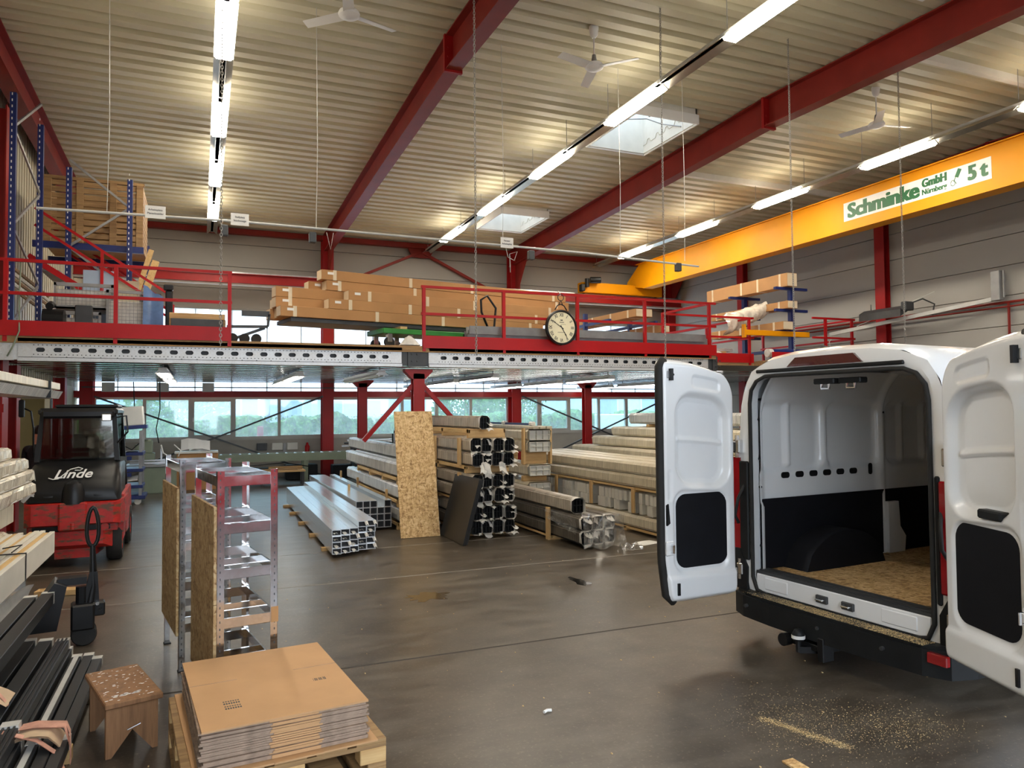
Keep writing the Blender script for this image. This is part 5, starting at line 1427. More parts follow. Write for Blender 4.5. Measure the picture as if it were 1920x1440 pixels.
for k in range(3):
    o = MB().cbox(-.06, 0, 0, .06, 4.2, .05, .004).build('long_profile', M['wrapw']); o.location = (5.8+.14*k, 12.6, 1.645); tag(o, 'thin pale profile lying along the top of the striped packs', 'profile', 'thin profiles on the striped packs')
e = thing('blue_bar', 'dark blue bar with white wrapped ends lying on the bundles behind the tall stack', 'bar', (5.9, 13.9, 1.7))
MB().bar((0, -.9, .03), (0, 1.6, .03), .04, .04).build('bar', M['blue'], e)
for y in (-.9, .5): MB().cbox(-.05, y-.07, .0, .05, y+.07, .08, .02).build('end_wrap', M['flap'], e)

# packs on the left cantilever rack
pL = bundle_proto(.32, .2, 5.0, 'wrapf', 'offwhite', 0, True, 81, .1, 4)
place(pL, True, (-2.0, 4.3, .58), 'white film wrapped profile pack on the low left rack arm', None)
e = thing('profile_pack', 'pack of long white and wood coloured profiles tied with black strap on the left rack', 'profile pack', (-1.4, 4.1, .55))
for k in range(9):
    w_ = .05; x = -.02-k*.048
    MB().cbox(x-.024, 0, .0 if k < 7 else .06, x+.022, 5.0+rg.uniform(-.14, .08), .225+rg.uniform(-.015, .012)-.012*(k > 5), .003).build('profile', M['offwhite'] if k % 3 != 1 else M['wood'], e)
MB().box(.005, 3.55, -.004, .009, 3.575, .235).box(-.44, 3.55, .232, .009, 3.575, .24).tube([(-.1, 3.56, .25), (-.05, 3.7, .29), (-.18, 3.62, .28)], .006, 5).build('strap', M['black'], e)
e = thing('square_tube_pair', 'blue grey square tube with open end beneath the tied profile pack', 'tube', (-1.56, 3.9, .34))
MB().box(-.07, 0, 0, .07, 4.3, .008).box(-.07, 0, .132, .07, 4.3, .14).box(-.07, 0, .008, -.062, 4.3, .132).box(.062, 0, .008, .07, 4.3, .132).build('tube', M['alu'], e)
e = thing('plastic_sheet', 'crumpled milky plastic sheet hanging below the left rack packs', 'plastic sheet', (-1.5, 7.2, .15))
MB().grid(12, 10, lambda u, v: (-.12+.3*u-.05*math.sin(6*v), -.6+u*1.0, .36*(1-v)+.03*math.sin(9*u+5*v))).build('sheet', M['flap'], e, 'all')
pU = [bundle_proto(.3, .115, 4.4, 'wrapf', 'offwhite', 0, True, s, .16, 5) for s in (91, 92)]
for k, (x, y, z) in enumerate(((-1.5, 3.45, 1.28), (-1.52, 3.5, 1.39), (-1.55, 3.4, 1.5))):
    place(pU[k % 2], k < 2, (x, y, z), ['stretch wrapped pack lowest on the middle left rack arm', 'stretch wrapped pack second on the middle left rack arm', 'stretch wrapped pack topmost on the middle left rack arm'][k], None)
place(copy_tree(pU[0]), True, (-1.62, 3.1, 1.61), 'short crumpled film pack above the middle left rack packs', None)
e = thing('grey_tube', 'grey hollow tube with open end low on the middle left rack arm', 'tube', (-1.5, 3.2, 1.12))
MB().cbox(-.1, 0, 0, .1, 4.0, .15, .006).build('tube', M['wrapw'], e); MB().box(-.08, 3.99, .015, .08, 4.003, .135).build('open_end', M['facadeb'], e)
e = thing('ribbed_long_pack', 'long ribbed grey pack on the highest left rack arm under the mezzanine', 'profile pack', (-1.55, 4.5, 2.27))
MB().cbox(-.22, 0, 0, .12, 5.0, .07, .004).build('upper_layer', M['wrapw'], e)
MB().prism([(-.22, -.02), (.14, -.02), (.1, -.1), (-.2, -.1)], 'xz', 0, 5.05).build('lower_layer', M['wrapc'], e)
MB().box(-.23, 4.3, -.102, .145, 4.32, .075).build('strap', M['black'], e)
e = thing('black_square_tube', 'thick anthracite square tube with bright end under the highest left rack pack', 'tube', (-1.62, 3.3, 2.0))
MB().cbox(-.1, 0, 0, .1, 3.95, .165, .005).build('tube', M['anth'], e)
MB().box(-.07, 3.9, .02, .07, 3.956, .15).build('end_face', M['alu'], e)
# ================================================================== ON THE MEZZANINE
ZD = 3.24
def long_box(L, w, h, seed):
    r_ = random.Random(seed)
    e = bpy.data.objects.new('long_cardboard_box', None); COL.objects.link(e); e.empty_display_size = .05
    MB().cbox(0, -w/2, 0, L, w/2, h, .004).build('carton', M['carddark'], e)
    for x in (.3, L*.3, L*.55, L-.35):
        x += r_.uniform(-.1, .1)
        MB().box(x, -w/2-.002, -.001, x+.07, w/2+.002, h+.002).build('tape', M['tape'], e)
    MB().box(-.003, -w/2+.01, .01, .0, w/2-.01, h-.01).build('end_label', M['tape'], e)
    MB().box(.12, -w/2-.003, h*.55, .24, -w/2-.001, h*.8).build('sticker', M['paper'], e)
    return e
protos = [long_box(5.9, .26, .19, 1), long_box(5.2, .26, .19, 2)]
used = [False, False]
d = (math.cos(R(11.5)), math.sin(R(11.5))); nrm = (-d[1], d[0])
def lb(i, s, t, z, label, grp):
    o = protos[i] if not used[i] else copy_tree(protos[i]); used[i] = True
    o.location = (1.3+d[0]*s+nrm[0]*t, 13.95+d[1]*s+nrm[1]*t, z); o.rotation_euler = (0, 0, R(11.5)); tag(o, label, 'carton', grp)
labs = ['long brown carton in the bottom row of the mezzanine pile', 'long brown carton in the second row of the mezzanine pile', 'long brown carton in the third row of the mezzanine pile', 'long brown carton in the fourth row of the mezzanine pile', 'long brown carton lying highest on the mezzanine pile']
for row, items in enumerate((((0, 0, .0), (0, .05, .28), (0, -.02, .56)), ((1, .9, .0), (0, .0, .28), (0, .05, .56)), ((1, 1.3, .02), (0, .0, .28), (0, .1, .56)), ((0, .95, .26), (1, .7, .54)), ((0, .85, .25),))):
    for i, s, t in items: lb(i, s, t, 3.74+row*.194, labs[row], 'mezzanine cartons, row %d' % (row+1) if len(items) > 1 else None)
e = thing('flat_sheet_pile', 'grey sheet under the long brown cartons', 'sheet', (1.35, 14.0, 3.66), R(11.5))
MB().cbox(.15, -.1, 0, 5.6, .75, .075, .004).build('sheet', M['darkgrey'], e)
e = thing('green_hand_truck', 'green platform trolley under the long cartons at the mezzanine gap', 'trolley', (3.55, 14.1, ZD), R(11.5))
MB().cbox(-.35, -.1, .26, 2.9, .7, .36, .01).build('platform', M['green'], e)
MB().cbox(.05, .0, .36, .2, .7, .42, .004).cbox(2.2, .0, .36, 2.35, .7, .42, .004).build('batten', M['woodx'], e)
for x in (-.2, .25, 2.4):
    for y in (-.02, .62):
        MB().cyl((x, y-.03, .1), (x, y+.03, .1), .1, 18).build('wheel', M['rubber'], e, True)
        MB().cbox(x-.05, y-.05, .1, x+.05, y+.05, .27, .006).build('fork', M['chrome'], e)
MB().tube([(1.95, -.15, .3), (2.1, -.2, .45), (2.15, -.2, .9), (1.95, -.18, 1.15), (1.8, -.17, 1.05), (1.82, -.16, .8), (2.05, -.15, .35)], .025, 8).build('handle', M['black'], e, 'all')
MB().bar((1.4, -.15, .3), (3.4, -.15, .25), .05, .05).build('draw_bar', M['black'], e)
e = thing('white_foil_heap', 'heap of white foil at the foot of the railing post by the green trolley', 'foil', (3.75, 13.75, ZD))
MB().grid(8, 8, lambda u, v: (-.25+.4*u, -.1+.3*v, .02+.2*math.sin(math.pi*u)*math.sin(math.pi*v)*(.6+.4*math.sin(9*u*v)))).build('foil', M['flap'], e, 'all')
# galvanised gutters behind the clock
e = thing('gutter_stack', 'grey steel gutter profiles lying along the railing behind the clock', 'profiles', (4.9, 13.85, ZD))
for k, (x0, x1, y, z) in enumerate(((0, 5.7, .0, .28), (.3, 5.6, .25, .28), (.0, 5.95, .1, .2), (1.0, 5.2, .35, .2))):
    MB().prism([(y-.09, z), (y+.09, z), (y+.12, z+.16), (y+.1, z+.16), (y+.075, z+.02), (y-.075, z+.02), (y-.1, z+.16), (y-.12, z+.16)], 'yz', x0, x1).build('gutter', M['grey'], e)
for x in (.5, 3.0, 5.0): MB().cbox(x, -.15, 0, x+.1, .6, .2, .004).build('bearer', M['woodx'], e)
# clock hanging on the railing
ck = thing('station_clock', 'round cream station clock with Roman numerals hung on the red railing', 'clock', (6.78, 13.5, 3.68), R(4))
A = RX(R(90))
MB().lathe([(.33, -.02), (.36, .0), (.36, .07), (.335, .085), (.32, .07), (.315, .055)], 48, A, False).build('rim', M['black'], ck, True)
MB().lathe([(.32, .0), (.32, .055)], 48, A).build('dial', M['clockface'], ck)
for k, nme in enumerate(('XII', 'I', 'II', 'III', 'IIII', 'V', 'VI', 'VII', 'VIII', 'IX', 'X', 'XI')):
    t = -2*math.pi*k/12
    text_mesh(nme, .1, M['ink'], A @ T(-.255*math.sin(t), .255*math.cos(t), .056) @ RZ(t), ck, 'numeral', .0015, 0, .001, sx=.75)
ib = MB().prism([(-.03, .14), (.03, .14), (.02, .165), (0, .155), (-.02, .165)], 'xy', .0555, .057, A)
for q in range(9): ib.box(-.09+q*.02, -.106, .0555, -.078+q*.02, -.094, .0565, A).box(-.05+q*.012, .095, .0555, -.043+q*.012, .115, .0565, A).box(-.02+q*.014, .058, .0555, -.011+q*.014, .066, .0565, A)
tag(ib.build('dial_print', M['ink'], ck), kind='stuff')
def hand(ang, L, w):
    t = R(-ang); MB().prism([(-w, -.05), (w, -.05), (w*.5, L*.6), (w*1.3, L*.68), (0, L), (-w*1.3, L*.68), (-w*.5, L*.6)], 'xy', .06, .064, A @ RZ(t)).build('hand', M['ink'], ck)
hand(302, .27, .008); hand(148, .24, .011)
MB().tube([(-.14, -.03, .36), (-.08, -.03, .45), (0, -.03, .48), (.08, -.03, .45), (.14, -.03, .36)], .012, 6).tube([(-.05, -.03, .46), (0, -.03, .56), (.05, -.03, .46)], .01, 6).tube([(.07*math.cos(t), -.03, .62+.07*math.sin(t)) for t in [k*math.pi/6 for k in range(13)]], .008, 6, False).build('hanger', M['black'], ck, 'all')
MB().tube([(0, -.03, .68), (0, .06, .76), (.02, .14, .7), (0, -.03, .66)], .008, 6).build('tie', M['flap'], ck, 'all')
# cartons lying across the deck to the right of the clock
lx = [long_box(3.6, .24, .2, 5)]
for k, (x, y, z, lbl) in enumerate(((8.1, 17.5, 4.3, 'brown carton pointing to the railing, right of the clock'), (10.3, 16.9, 4.36, 'brown carton with white end labels, outer one of the pair near the railing corner'), (10.56, 16.9, 4.36, 'brown carton with white end labels, inner one of the pair near the railing corner'), (11.15, 17.0, 4.0, 'low brown carton below the pair near the railing corner'))):
    o = lx[0] if k == 0 else copy_tree(lx[0]); o.location = (x, y-.9, z); o.rotation_euler = (0, 0, R(90+3)); tag(o, lbl, 'carton')
e = thing('blue_cantilever_rack', 'blue cantilever rack behind the railing holding short cartons', 'rack', (9.4, 17.6, ZD))
for x in (-1.3, .2, 1.6):
    MB().box(x-.05, -.05, 0, x+.05, .05, 1.35).build('upright', M['blue'], e)
    for z in (.68, 1.0): MB().box(x-.04, -1.3, z, x+.04, 1.3, z+.07).build('arm', M['blue'], e)
MB().box(-1.5, -.06, 0, 1.8, .06, .1).build('base', M['blue'], e)
e = thing('wrapped_rolls', 'film wrapped dark rolls on the blue rack right of the clock', 'rolls', (8.9, 16.4, 3.62))
for k, x in enumerate((-.5, -.1, .35)): MB().cyl((x, 0, 0), (x+.1, 1.8, 0), .1, 14).build('roll', M['black'] if k < 2 else M['flap'], e, True)
# right cantilever rack with cartons
rr = thing('blue_cantilever_rack', 'tall blue cantilever rack at the right end of the mezzanine', 'rack', (14.75, 15.6, ZD))
for y in (-.15, 1.7):
    MB().box(-.06, y-.06, 0, .06, y+.06, 2.05).build('upright', M['blue'], rr)
    MB().box(-.7, y-.07, 0, .7, y+.07, .12).build('foot', M['blue'], rr)
    for z in (.78, 1.36, 1.95): MB().box(-.55, y-.045, z, .55, y+.045, z+.07).build('arm', M['blue'], rr)
MB().box(-.05, -.15, .3, .05, 1.7, .38).build('brace', M['blue'], rr)
for k, (x, z, h, L, lbl) in enumerate(((14.62, 5.265, .36, 3.4, 'big brown carton on the highest arm of the tall blue rack'), (14.62, 4.675, .2, 3.2, 'brown carton on the middle arm of the tall blue rack'), (14.45, 4.095, .22, 3.0, 'brown carton on the lower arm of the tall blue rack'))):
    o = long_box(L, .34, h, 8+k); o.location = (x, 15.25, z); o.rotation_euler = (0, 0, R(90)); tag(o, lbl, 'carton')
e = thing('film_bundle', 'shiny film bundle draped over the tall blue rack', 'film bundle', (13.9, 16.6, 4.2))
def crumpled(nu, nv, fn, amp, fr, seed):
    g = MB().grid(nu, nv, fn)
    g.v = [tuple(Vector(p)+amp*mnoise.noise_vector(Vector(p)*fr+Vector((seed, 0, 0)))+amp*.5*mnoise.noise_vector(Vector(p)*fr*2.7)) for p in g.v]
    return g
crumpled(34, 26, lambda u, v: (-.85+1.5*u, -.35+.22*math.cos(v*math.pi*1.7), .2+.36*u+.2*math.sin(v*math.pi*1.7)-.3*v*(1-u)), .07, 5., 3).build('film', M['foilw'], e, 'all')
e = thing('film_roll', 'white film wrapped roll on the deck behind the stepped railing', 'roll', (11.9, 15.65, ZD))
rl = MB().tube([(-.5+.1*q, 0, .15+.02*math.sin(q)) for q in range(13)], [.05, .12, .18, .2, .18, .17, .16, .15, .14, .14, .13, .12, .08], 16)
rl.v = [tuple(Vector(p)+.03*mnoise.noise_vector(Vector(p)*7)) for p in rl.v]
rl.build('roll', M['foilw'], e, 'all')
e = thing('cloth_roll', 'blue roll with pale ends lying at the foot of the tall blue rack', 'roll', (14.0, 15.1, ZD))
MB().cyl((-.3, 0, .2), (1.8, 0, .24), .1, 14).build('roll', M['blue'], e, True)
MB().cyl((-.42, 0, .2), (-.28, 0, .2), .11, 14).build('end', M['flap'], e, True)
e = thing('steel_sections', 'dark steel sections lying behind the stepped railing', 'profiles', (10.9, 16.2, ZD))
for k in range(4): MB().cbox(0, -.1+.12*k, .3, 2.4, -.02+.12*k, .38, .005).build('section', M['darkgrey'] if k % 2 else M['galvb'], e)
for x in (.3, 2.0): MB().box(x, -.2, 0, x+.1, .5, .3).build('bearer', M['woodx'], e)
# left: pallet racking, wooden crate, mesh boxes, stair
def upright_frame(label, p, q, h, z0=ZD):
    e = thing('rack_upright', label, 'rack frame', (*p, z0))
    v = Vector((q[0]-p[0], q[1]-p[1], 0))
    for o_, nm in ((Vector((0, 0, 0)), 0), (v, 1)):
        po = MB().box(o_.x-.045, o_.y-.04, 0, o_.x+.045, o_.y+.04, h-.12*nm).build('post', M['blue'], e)
        hs_ = MB()
        for k in range(int(h/.1)): hs_.box(o_.x-.02, o_.y-.0415, .1+k*.1, o_.x-.005, o_.y-.04, .14+k*.1)
        tag(hs_.build('slots', M['paper'], po), kind='stuff')
    z = .2; k = 0
    while z < h-.5:
        a = Vector((0, 0, z)); b_ = v+Vector((0, 0, z+.75)) if k % 2 == 0 else None
        if k % 2 == 0: MB().bar(a, v+Vector((0, 0, z+.8)), .03, .04).build('brace', M['grey'], e)
        else: MB().bar(v+Vector((0, 0, z)), Vector((0, 0, z+.8)), .03, .04).build('brace', M['grey'], e)
        z += .8; k += 1
    return e
upright_frame('blue perforated rack upright beside the broad red column', (-2.8, 13.95), (-2.6, 15.0), 3.95)
upright_frame('blue rack upright in front of the wooden crate', (-2.22, 15.4), (-1.23, 15.4), 3.25)
upright_frame('blue rack upright behind the wooden crate', (-2.1, 18.2), (-1.1, 18.2), 2.6)
e = thing('rack_beams', 'orange grey rack beams carrying the wooden crate', 'rack beam', (-1.85, 15.5, 5.02))
for y in (.0, 1.5): MB().box(-.95, y, 0, .85, y+.06, .12).build('beam', M['blue'], e)
cr_ = thing('wooden_crate', 'large weathered wooden crate on the blue rack under the ceiling', 'crate', (-1.85, 15.75, 5.14))
W = .82
for k in range(10):
    MB().cbox(-W, 0, .03+k*.12, W, .025, .03+k*.12+.095, .003).build('plank', M['oldwood'], cr_)
for x in (-W, -.3, .25, W-.12): MB().cbox(x, -.025, 0, x+.12, 0, 1.25, .003).build('batten', M['oldwood'], cr_)
MB().cbox(-W-.02, -.02, 1.22, W+.02, .04, 1.28, .003).build('top_rim', M['oldwood'], cr_)
for k in range(10): MB().cbox(W-.025, .025, .03+k*.12, W, 1.2, .03+k*.12+.095, .003).build('plank', M['oldwood'], cr_)
MB().box(-W, 1.2, .02, W, 1.225, 1.24).box(-W, .03, .02, -W+.02, 1.2, 1.24).box(-W, 0, 0, W, 1.22, .03).build('back', M['oldwood'], cr_)
def mesh_box(label, loc, w, h, dp):
    e = thing('wire_mesh_box', label, 'mesh box', loc)
    for x in (-w/2, w/2-.04):
        for y in (0, dp-.04): MB().box(x, y, 0, x+.04, y+.04, h).build('post', M['grey'], e)
    g = MB()
    for k in range(int(w/.06)): g.box(-w/2+k*.06, .01, .08, -w/2+k*.06+.006, .016, h-.05)
    for k in range(int(h/.06)): g.box(-w/2, .005, .08+k*.06, w/2, .011, .08+k*.06+.006)
    tag(g.build('wire_mesh', M['grey'], e), kind='stuff')
    MB().box(-w/2, 0, h-.05, w/2, .04, h).box(-w/2, 0, .06, w/2, .04, .12).box(-w/2, 0, .06, w/2, dp, .09).build('rim', M['grey'], e)
    MB().grid(6, 5, lambda u, v: (-w*.45+u*w*.9, .1+v*dp*.7, .1+(h-.2)*.8+.05*math.sin(7*u+3*v))).box(-w*.45, .08, .1, w*.45, .1, h*.8).build('contents', M['flap'], e)
    return e
mesh_box('wire mesh box filled with white sheets, upper one behind the railing', (-1.85, 14.5, ZD+.5), .9, .5, .8)
mesh_box('wire mesh box filled with white sheets, lower left one behind the railing', (-1.95, 14.4, ZD), .75, .5, .8)
mesh_box('wire mesh box next to the blue foil panel', (-1.15, 14.4, ZD), .7, .9, .8)
e = thing('grey_board', 'beige wooden panels standing behind the mesh boxes', 'panel', (-1.6, 15.2, ZD))
MB().cbox(-.5, 0, 0, .55, .03, 1.2, .004).build('panel', M['beige'], e)
MB().cbox(-.35, -.05, 0, .2, -.02, 1.35, .004).build('glass_sheet', M['facadeb'], e)
e = thing('blue_foil_panel', 'blue foil covered panel leaning behind the railing', 'panel', (-.75, 14.15, ZD))
MB().grid(6, 10, lambda u, v: (-.17+u*.32, .02*math.sin(5*u)+.12*v, v*(1.0-.22*u)+.02*math.sin(9*u))).grid(6, 10, lambda u, v: (-.17+u*.32, .03+.02*math.sin(5*u)+.12*v, v*(1.0-.22*u)+.02*math.sin(9*u)), None, True).build('foil', M['tarp'], e, 'all')
e = thing('dark_machine', 'small black machine with a standing grey plate beside the rack', 'machine', (-2.2, 13.95, ZD))
MB().cyl((-.15, 0, .3), (.15, 0, .3), .17, 16).cbox(-.2, -.12, 0, .2, .15, .2, .02).cyl((-.05, -.1, .5), (-.05, .05, .55), .06, 12).build('motor', M['black'], e)
MB().cbox(.3, -.05, 0, .55, .05, .55, .01).build('plate', M['darkgrey'], e)
e = thing('low_table', 'low pallet shaped table with a dark top behind the railing end', 'table', (-.05, 14.35, ZD))
MB().cbox(-.45, -.35, .4, .45, .4, .5, .008).build('top', M['woodx'], e)
MB().cbox(-.42, -.37, .2, .42, -.33, .4, .005).build('front_panel', M['darkgrey'], e)
for x in (-.45, .4):
    for y in (-.35, .34): MB().box(x, y, 0, x+.06, y+.06, .4).build('leg', M['oldwood'], e)
e = thing('dark_lamp_post', 'slim dark stand between the blue foil and the low table', 'stand', (-.52, 14.5, ZD))
MB().cbox(-.06, -.04, 0, .06, .06, .95, .02).cbox(-.09, -.06, .95, .07, .06, 1.05, .015).build('body', M['black'], e)
e = thing('hand_cart', 'dark hand cart with a steel fork in the mezzanine gap', 'cart', (.78, 14.1, ZD))
MB().bar((-.35, 0, .3), (.35, 0, .32), .04, .05).bar((.35, 0, .32), (.38, 0, .55), .04, .04).bar((-.1, 0, .55), (.38, 0, .55), .04, .1).bar((-.2, .05, .1), (.3, .05, .3), .05, .05).build('frame', M['darkgrey'], e)
for x in (-.25, -.05, .15): MB().cyl((x, -.05, .09), (x, .05, .09), .09, 16).build('wheel', M['rubber'], e, True)
# stair handrails rising along the left wall
for k, (y, lbl) in enumerate(((15.15, 'red inclined stair railing in front of the wooden crate'), (16.6, 'red inclined stair railing behind the first one at the left wall'))):
    e = thing('stair_railing', lbl, 'railing', (-.6, y, ZD))
    for dz in (0, -.3): MB().bar((-2.1, 0, 2.4+dz), (.1, 0, .95+dz), .045, .045).build('rail', M['railred'], e)
    for x, z in ((-1.05, 1.7), (.08, .95)): MB().box(x-.025, -.025, z-.9 if z > 1 else 0, x+.025, .025, z).build('post', M['railred'], e)
e = thing('stair', 'red steel stair flight rising behind the mesh boxes', 'stair', (-.6, 15.2, ZD))
for y in (0, 1.35): MB().bar((-2.2, y, 1.55), (.15, y, .02), .05, .1).build('stringer', M['railred'], e)
for k in range(7): MB().box(-.15-k*.31, .03, .1+k*.2, .13-k*.31, 1.32, .13+k*.2).build('tread', M['grey'], e)
e = thing('yellow_level', 'pale wooden frame leaning on the blue post under the crate', 'frame', (-1.0, 15.7, ZD))
MB().bar((-.1, 0, 1.1), (.12, 0, 1.9), .06, .09).bar((.0, .05, 1.0), (.2, .05, 1.7), .1, .12).build('frame', M['wood'], e)
MB().cbox(-.05, -.1, 0, .3, .3, 1.05, .01).build('cabinet', M['darkgrey'], e)
e = thing('left_wall_pipes', 'bundle of pale pipes along the left wall behind the blue upright', 'pipe', (-2.95, 14.6, ZD))
for k in range(5): MB().tube([(0, 0, .9+k*.09), (.15, 2.5, .75+k*.09)], .03, 6).build('pipe', M['offwhite'] if k % 2 else M['oldwood'], e)
tag(MB().tube([(-2.62, 13.7, 4.4), (-2.63, 13.68, 3.9), (-2.6, 13.55, 3.3), (-2.68, 13.53, 3.05), (-2.75, 13.53, 2.9)], .012, 6).build('green_hose', M['machgreen'], None, 'all'), 'thin green hose hanging over the left mezzanine railing', 'hose')

# ================================================================== PERSON BEHIND THE FORKLIFT
def person():
    e = thing('person', 'person in dark work clothes standing behind the forklift with head bent', 'person', (-2.62, 15.2, 0), R(160))
    me = bpy.data.meshes.new('body')
    J = {'pel': (0, 0, .95), 'ch': (0, .0, 1.3), 'nk': (0, -.02, 1.48), 'hd': (0, -.06, 1.6), 'hd2': (0, -.07, 1.72),
         'sl': (.19, 0, 1.42), 'el': (.26, -.05, 1.14), 'wl': (.2, -.25, 1.08), 'hl': (.17, -.34, 1.1),
         'sr': (-.19, 0, 1.42), 'er': (-.26, -.05, 1.14), 'wr': (-.2, -.25, 1.08), 'hr': (-.17, -.34, 1.1),
         'tl': (.1, 0, .9), 'kl': (.11, -.02, .5), 'al': (.11, .02, .09), 'fl': (.12, -.14, .04),
         'tr': (-.1, 0, .9), 'kr': (-.11, -.02, .5), 'ar': (-.11, .02, .09), 'fr': (-.12, -.14, .04)}
    rad = {'pel': .14, 'ch': .16, 'nk': .06, 'hd': .085, 'hd2': .085, 'sl': .075, 'el': .05, 'wl': .035, 'hl': .035, 'sr': .075, 'er': .05, 'wr': .035, 'hr': .035, 'tl': .1, 'kl': .07, 'al': .05, 'fl': .045, 'tr': .1, 'kr': .07, 'ar': .05, 'fr': .045}
    ks = list(J); ix = {k: i for i, k in enumerate(ks)}
    ed = [('pel', 'ch'), ('ch', 'nk'), ('nk', 'hd'), ('hd', 'hd2'), ('ch', 'sl'), ('sl', 'el'), ('el', 'wl'), ('wl', 'hl'), ('ch', 'sr'), ('sr', 'er'), ('er', 'wr'), ('wr', 'hr'), ('pel', 'tl'), ('tl', 'kl'), ('kl', 'al'), ('al', 'fl'), ('pel', 'tr'), ('tr', 'kr'), ('kr', 'ar'), ('ar', 'fr')]
    me.from_pydata([J[k] for k in ks], [(ix[a], ix[b]) for a, b in ed], [])
    o = bpy.data.objects.new('body', me); COL.objects.link(o)
    sk = o.modifiers.new('skin', 'SKIN')
    for i, k in enumerate(ks): me.skin_vertices[0].data[i].radius = (rad[k], rad[k]*.85)
    me.skin_vertices[0].data[0].use_root = True
    sb = o.modifiers.new('sub', 'SUBSURF'); sb.levels = 2; sb.render_levels = 2
    dg = bpy.context.evaluated_depsgraph_get()
    m2 = bpy.data.meshes.new_from_object(o.evaluated_get(dg)); bpy.data.objects.remove(o)
    m2.materials.clear(); m2.materials.append(M['cloth']); m2.materials.append(M['skin'])
    for p in m2.polygons:
        p.use_smooth = True
        c = p.center
        if c.z > 1.47 or (c.y < -.24 and c.z > 1.0): p.material_index = 1
    link('body', m2, None, e)
    MB().lathe([(.02, -.02), (.085, .0), (.1, .05), (.095, .1), (.06, .145), (.01, .155)], 20, T(0, -.045, 1.655) @ RX(R(14))).build('hair', M['hair'], e, True)
    MB().add([(0, -.155, 1.67), (-.018, -.14, 1.63), (.018, -.14, 1.63), (0, -.175, 1.635)], [(0, 1, 3), (0, 3, 2), (1, 2, 3)]).build('nose', M['skin'], e)
    for s_ in (-1, 1):
        MB().lathe([(.004, -.01), (.012, 0), (.004, .01)], 8, T(s_*.034, -.137, 1.675)).build('eye', M['ink'], e)
        MB().lathe([(.01, -.02), (.02, 0), (.01, .02)], 8, T(s_*.092, -.05, 1.65)).build('ear', M['skin'], e, True)
        for q in range(4):
            x = s_*(.17+(q-1.5)*.018)
            MB().tube([(x, -.34, 1.1), (x, -.385, 1.085+.004*q), (x, -.405, 1.055)], [.009, .0085, .007], 6).build('finger', M['skin'], e, 'all')
        MB().tube([(s_*.13, -.32, 1.1), (s_*.115, -.355, 1.095), (s_*.12, -.38, 1.08)], [.01, .009, .007], 6).build('thumb', M['skin'], e, 'all')
    MB().box(-.025, -.142, 1.592, .025, -.137, 1.598).build('mouth', M['oxide'], e)
person()
e = thing('wall_phone', 'black wall handset with a hanging cord on the slim red column', 'handset', (-2.84, 14.98, 1.95))
MB().cbox(-.02, -.05, 0, .06, .05, .3, .015).tube([(.06, 0, .15), (.16, -.02, .1), (.2, -.02, -.2), (.2, 0, -.7)], .015, 6).build('handset', M['black'], e)

# ================================================================== FLOOR MARKS AND CRUMBS
def puddle(label, x, y, rx, ry, seed, mt):
    r_ = random.Random(seed); pts = []
    for k in range(26):
        t = 2*math.pi*k/26; q = r_.uniform(.55, 1.1); pts.append((rx*q*math.cos(t), ry*q*math.sin(t)))
    o = MB().prism(pts, 'xy', 0, .0018).build('wet_stain', mt); o.location = (x, y, .0005); tag(o, label, 'stain')
wet = mat('oily_wet', srgb(58, 46, 26), .12, 0, .3, 6., spec=.8); wet2 = mat('dark_wet', (.012, .011, .01), .1, 0, .3, 6., spec=.8)
puddle('brown oily puddle on the open floor in front of the OSB board', 2.28, 7.78, .27, .22, 1, wet)
puddle('small black wet patch on the floor left of the van door', 4.09, 7.72, .1, .25, 4, wet2)
sd2 = MB(); rs = random.Random(17)
for k in range(9000):
    q = rs.random()
    if q < .4: t = rs.random(); x, y = 3.35+t*.18+rs.gauss(0, .022), 3.85-t*.54+rs.gauss(0, .022)
    elif q < .75: x, y = rs.gauss(3.55, .25), rs.gauss(3.7, .28)
    else: x, y = rs.gauss(4.05, .2), rs.gauss(3.4, .18)
    s_ = rs.uniform(.0012, .0045); a = rs.uniform(0, 6.28); dx, dy = math.cos(a)*s_, math.sin(a)*s_
    sd2.add([(x-dx, y-dy, .001), (x+dy*.6, y-dx*.6, .001+s_*.6), (x+dx, y+dy, .0015)], [(0, 1, 2)])
o = sd2.build('sawdust', M['sawdust'], None, False, False); tag(o, 'sawdust scattered on the floor behind the van', 'sawdust', None, 'stuff')
tag(MB().cbox(3.04, 3.2, 0, 3.12, 3.33, .012, .002).build('wood_chip', M['osb']), 'small OSB offcut on the floor in front of the sawdust', 'offcut')
cr2 = MB(); 
for k in range(130):
    x, y = rs.uniform(-.6, 5), rs.uniform(3.2, 9.5); s_ = rs.uniform(.003, .008)
    cr2.box(x, y, 0, x+s_, y+s_*1.8, s_*.6)
tag(cr2.build('floor_crumbs', M['sawdust']), 'tiny pale crumbs scattered over the concrete floor', 'crumbs', None, 'stuff')
o = MB().tube([(0, 0, .012), (.03, .015, .014), (.06, .01, .012)], .01, 8).build('paper_tube', M['paper']); o.location = (2.1, 4.48, 0); tag(o, 'small white paper roll on the open floor', 'paper')
e = thing('wood_offcut', 'short pale plank lying on the floor beside the forklift', 'offcut', (-1.35, 9.6, 0), R(-8))
MB().cbox(-.3, -.1, 0, .26, .06, .06, .004).build('plank', M['woodx'], e)

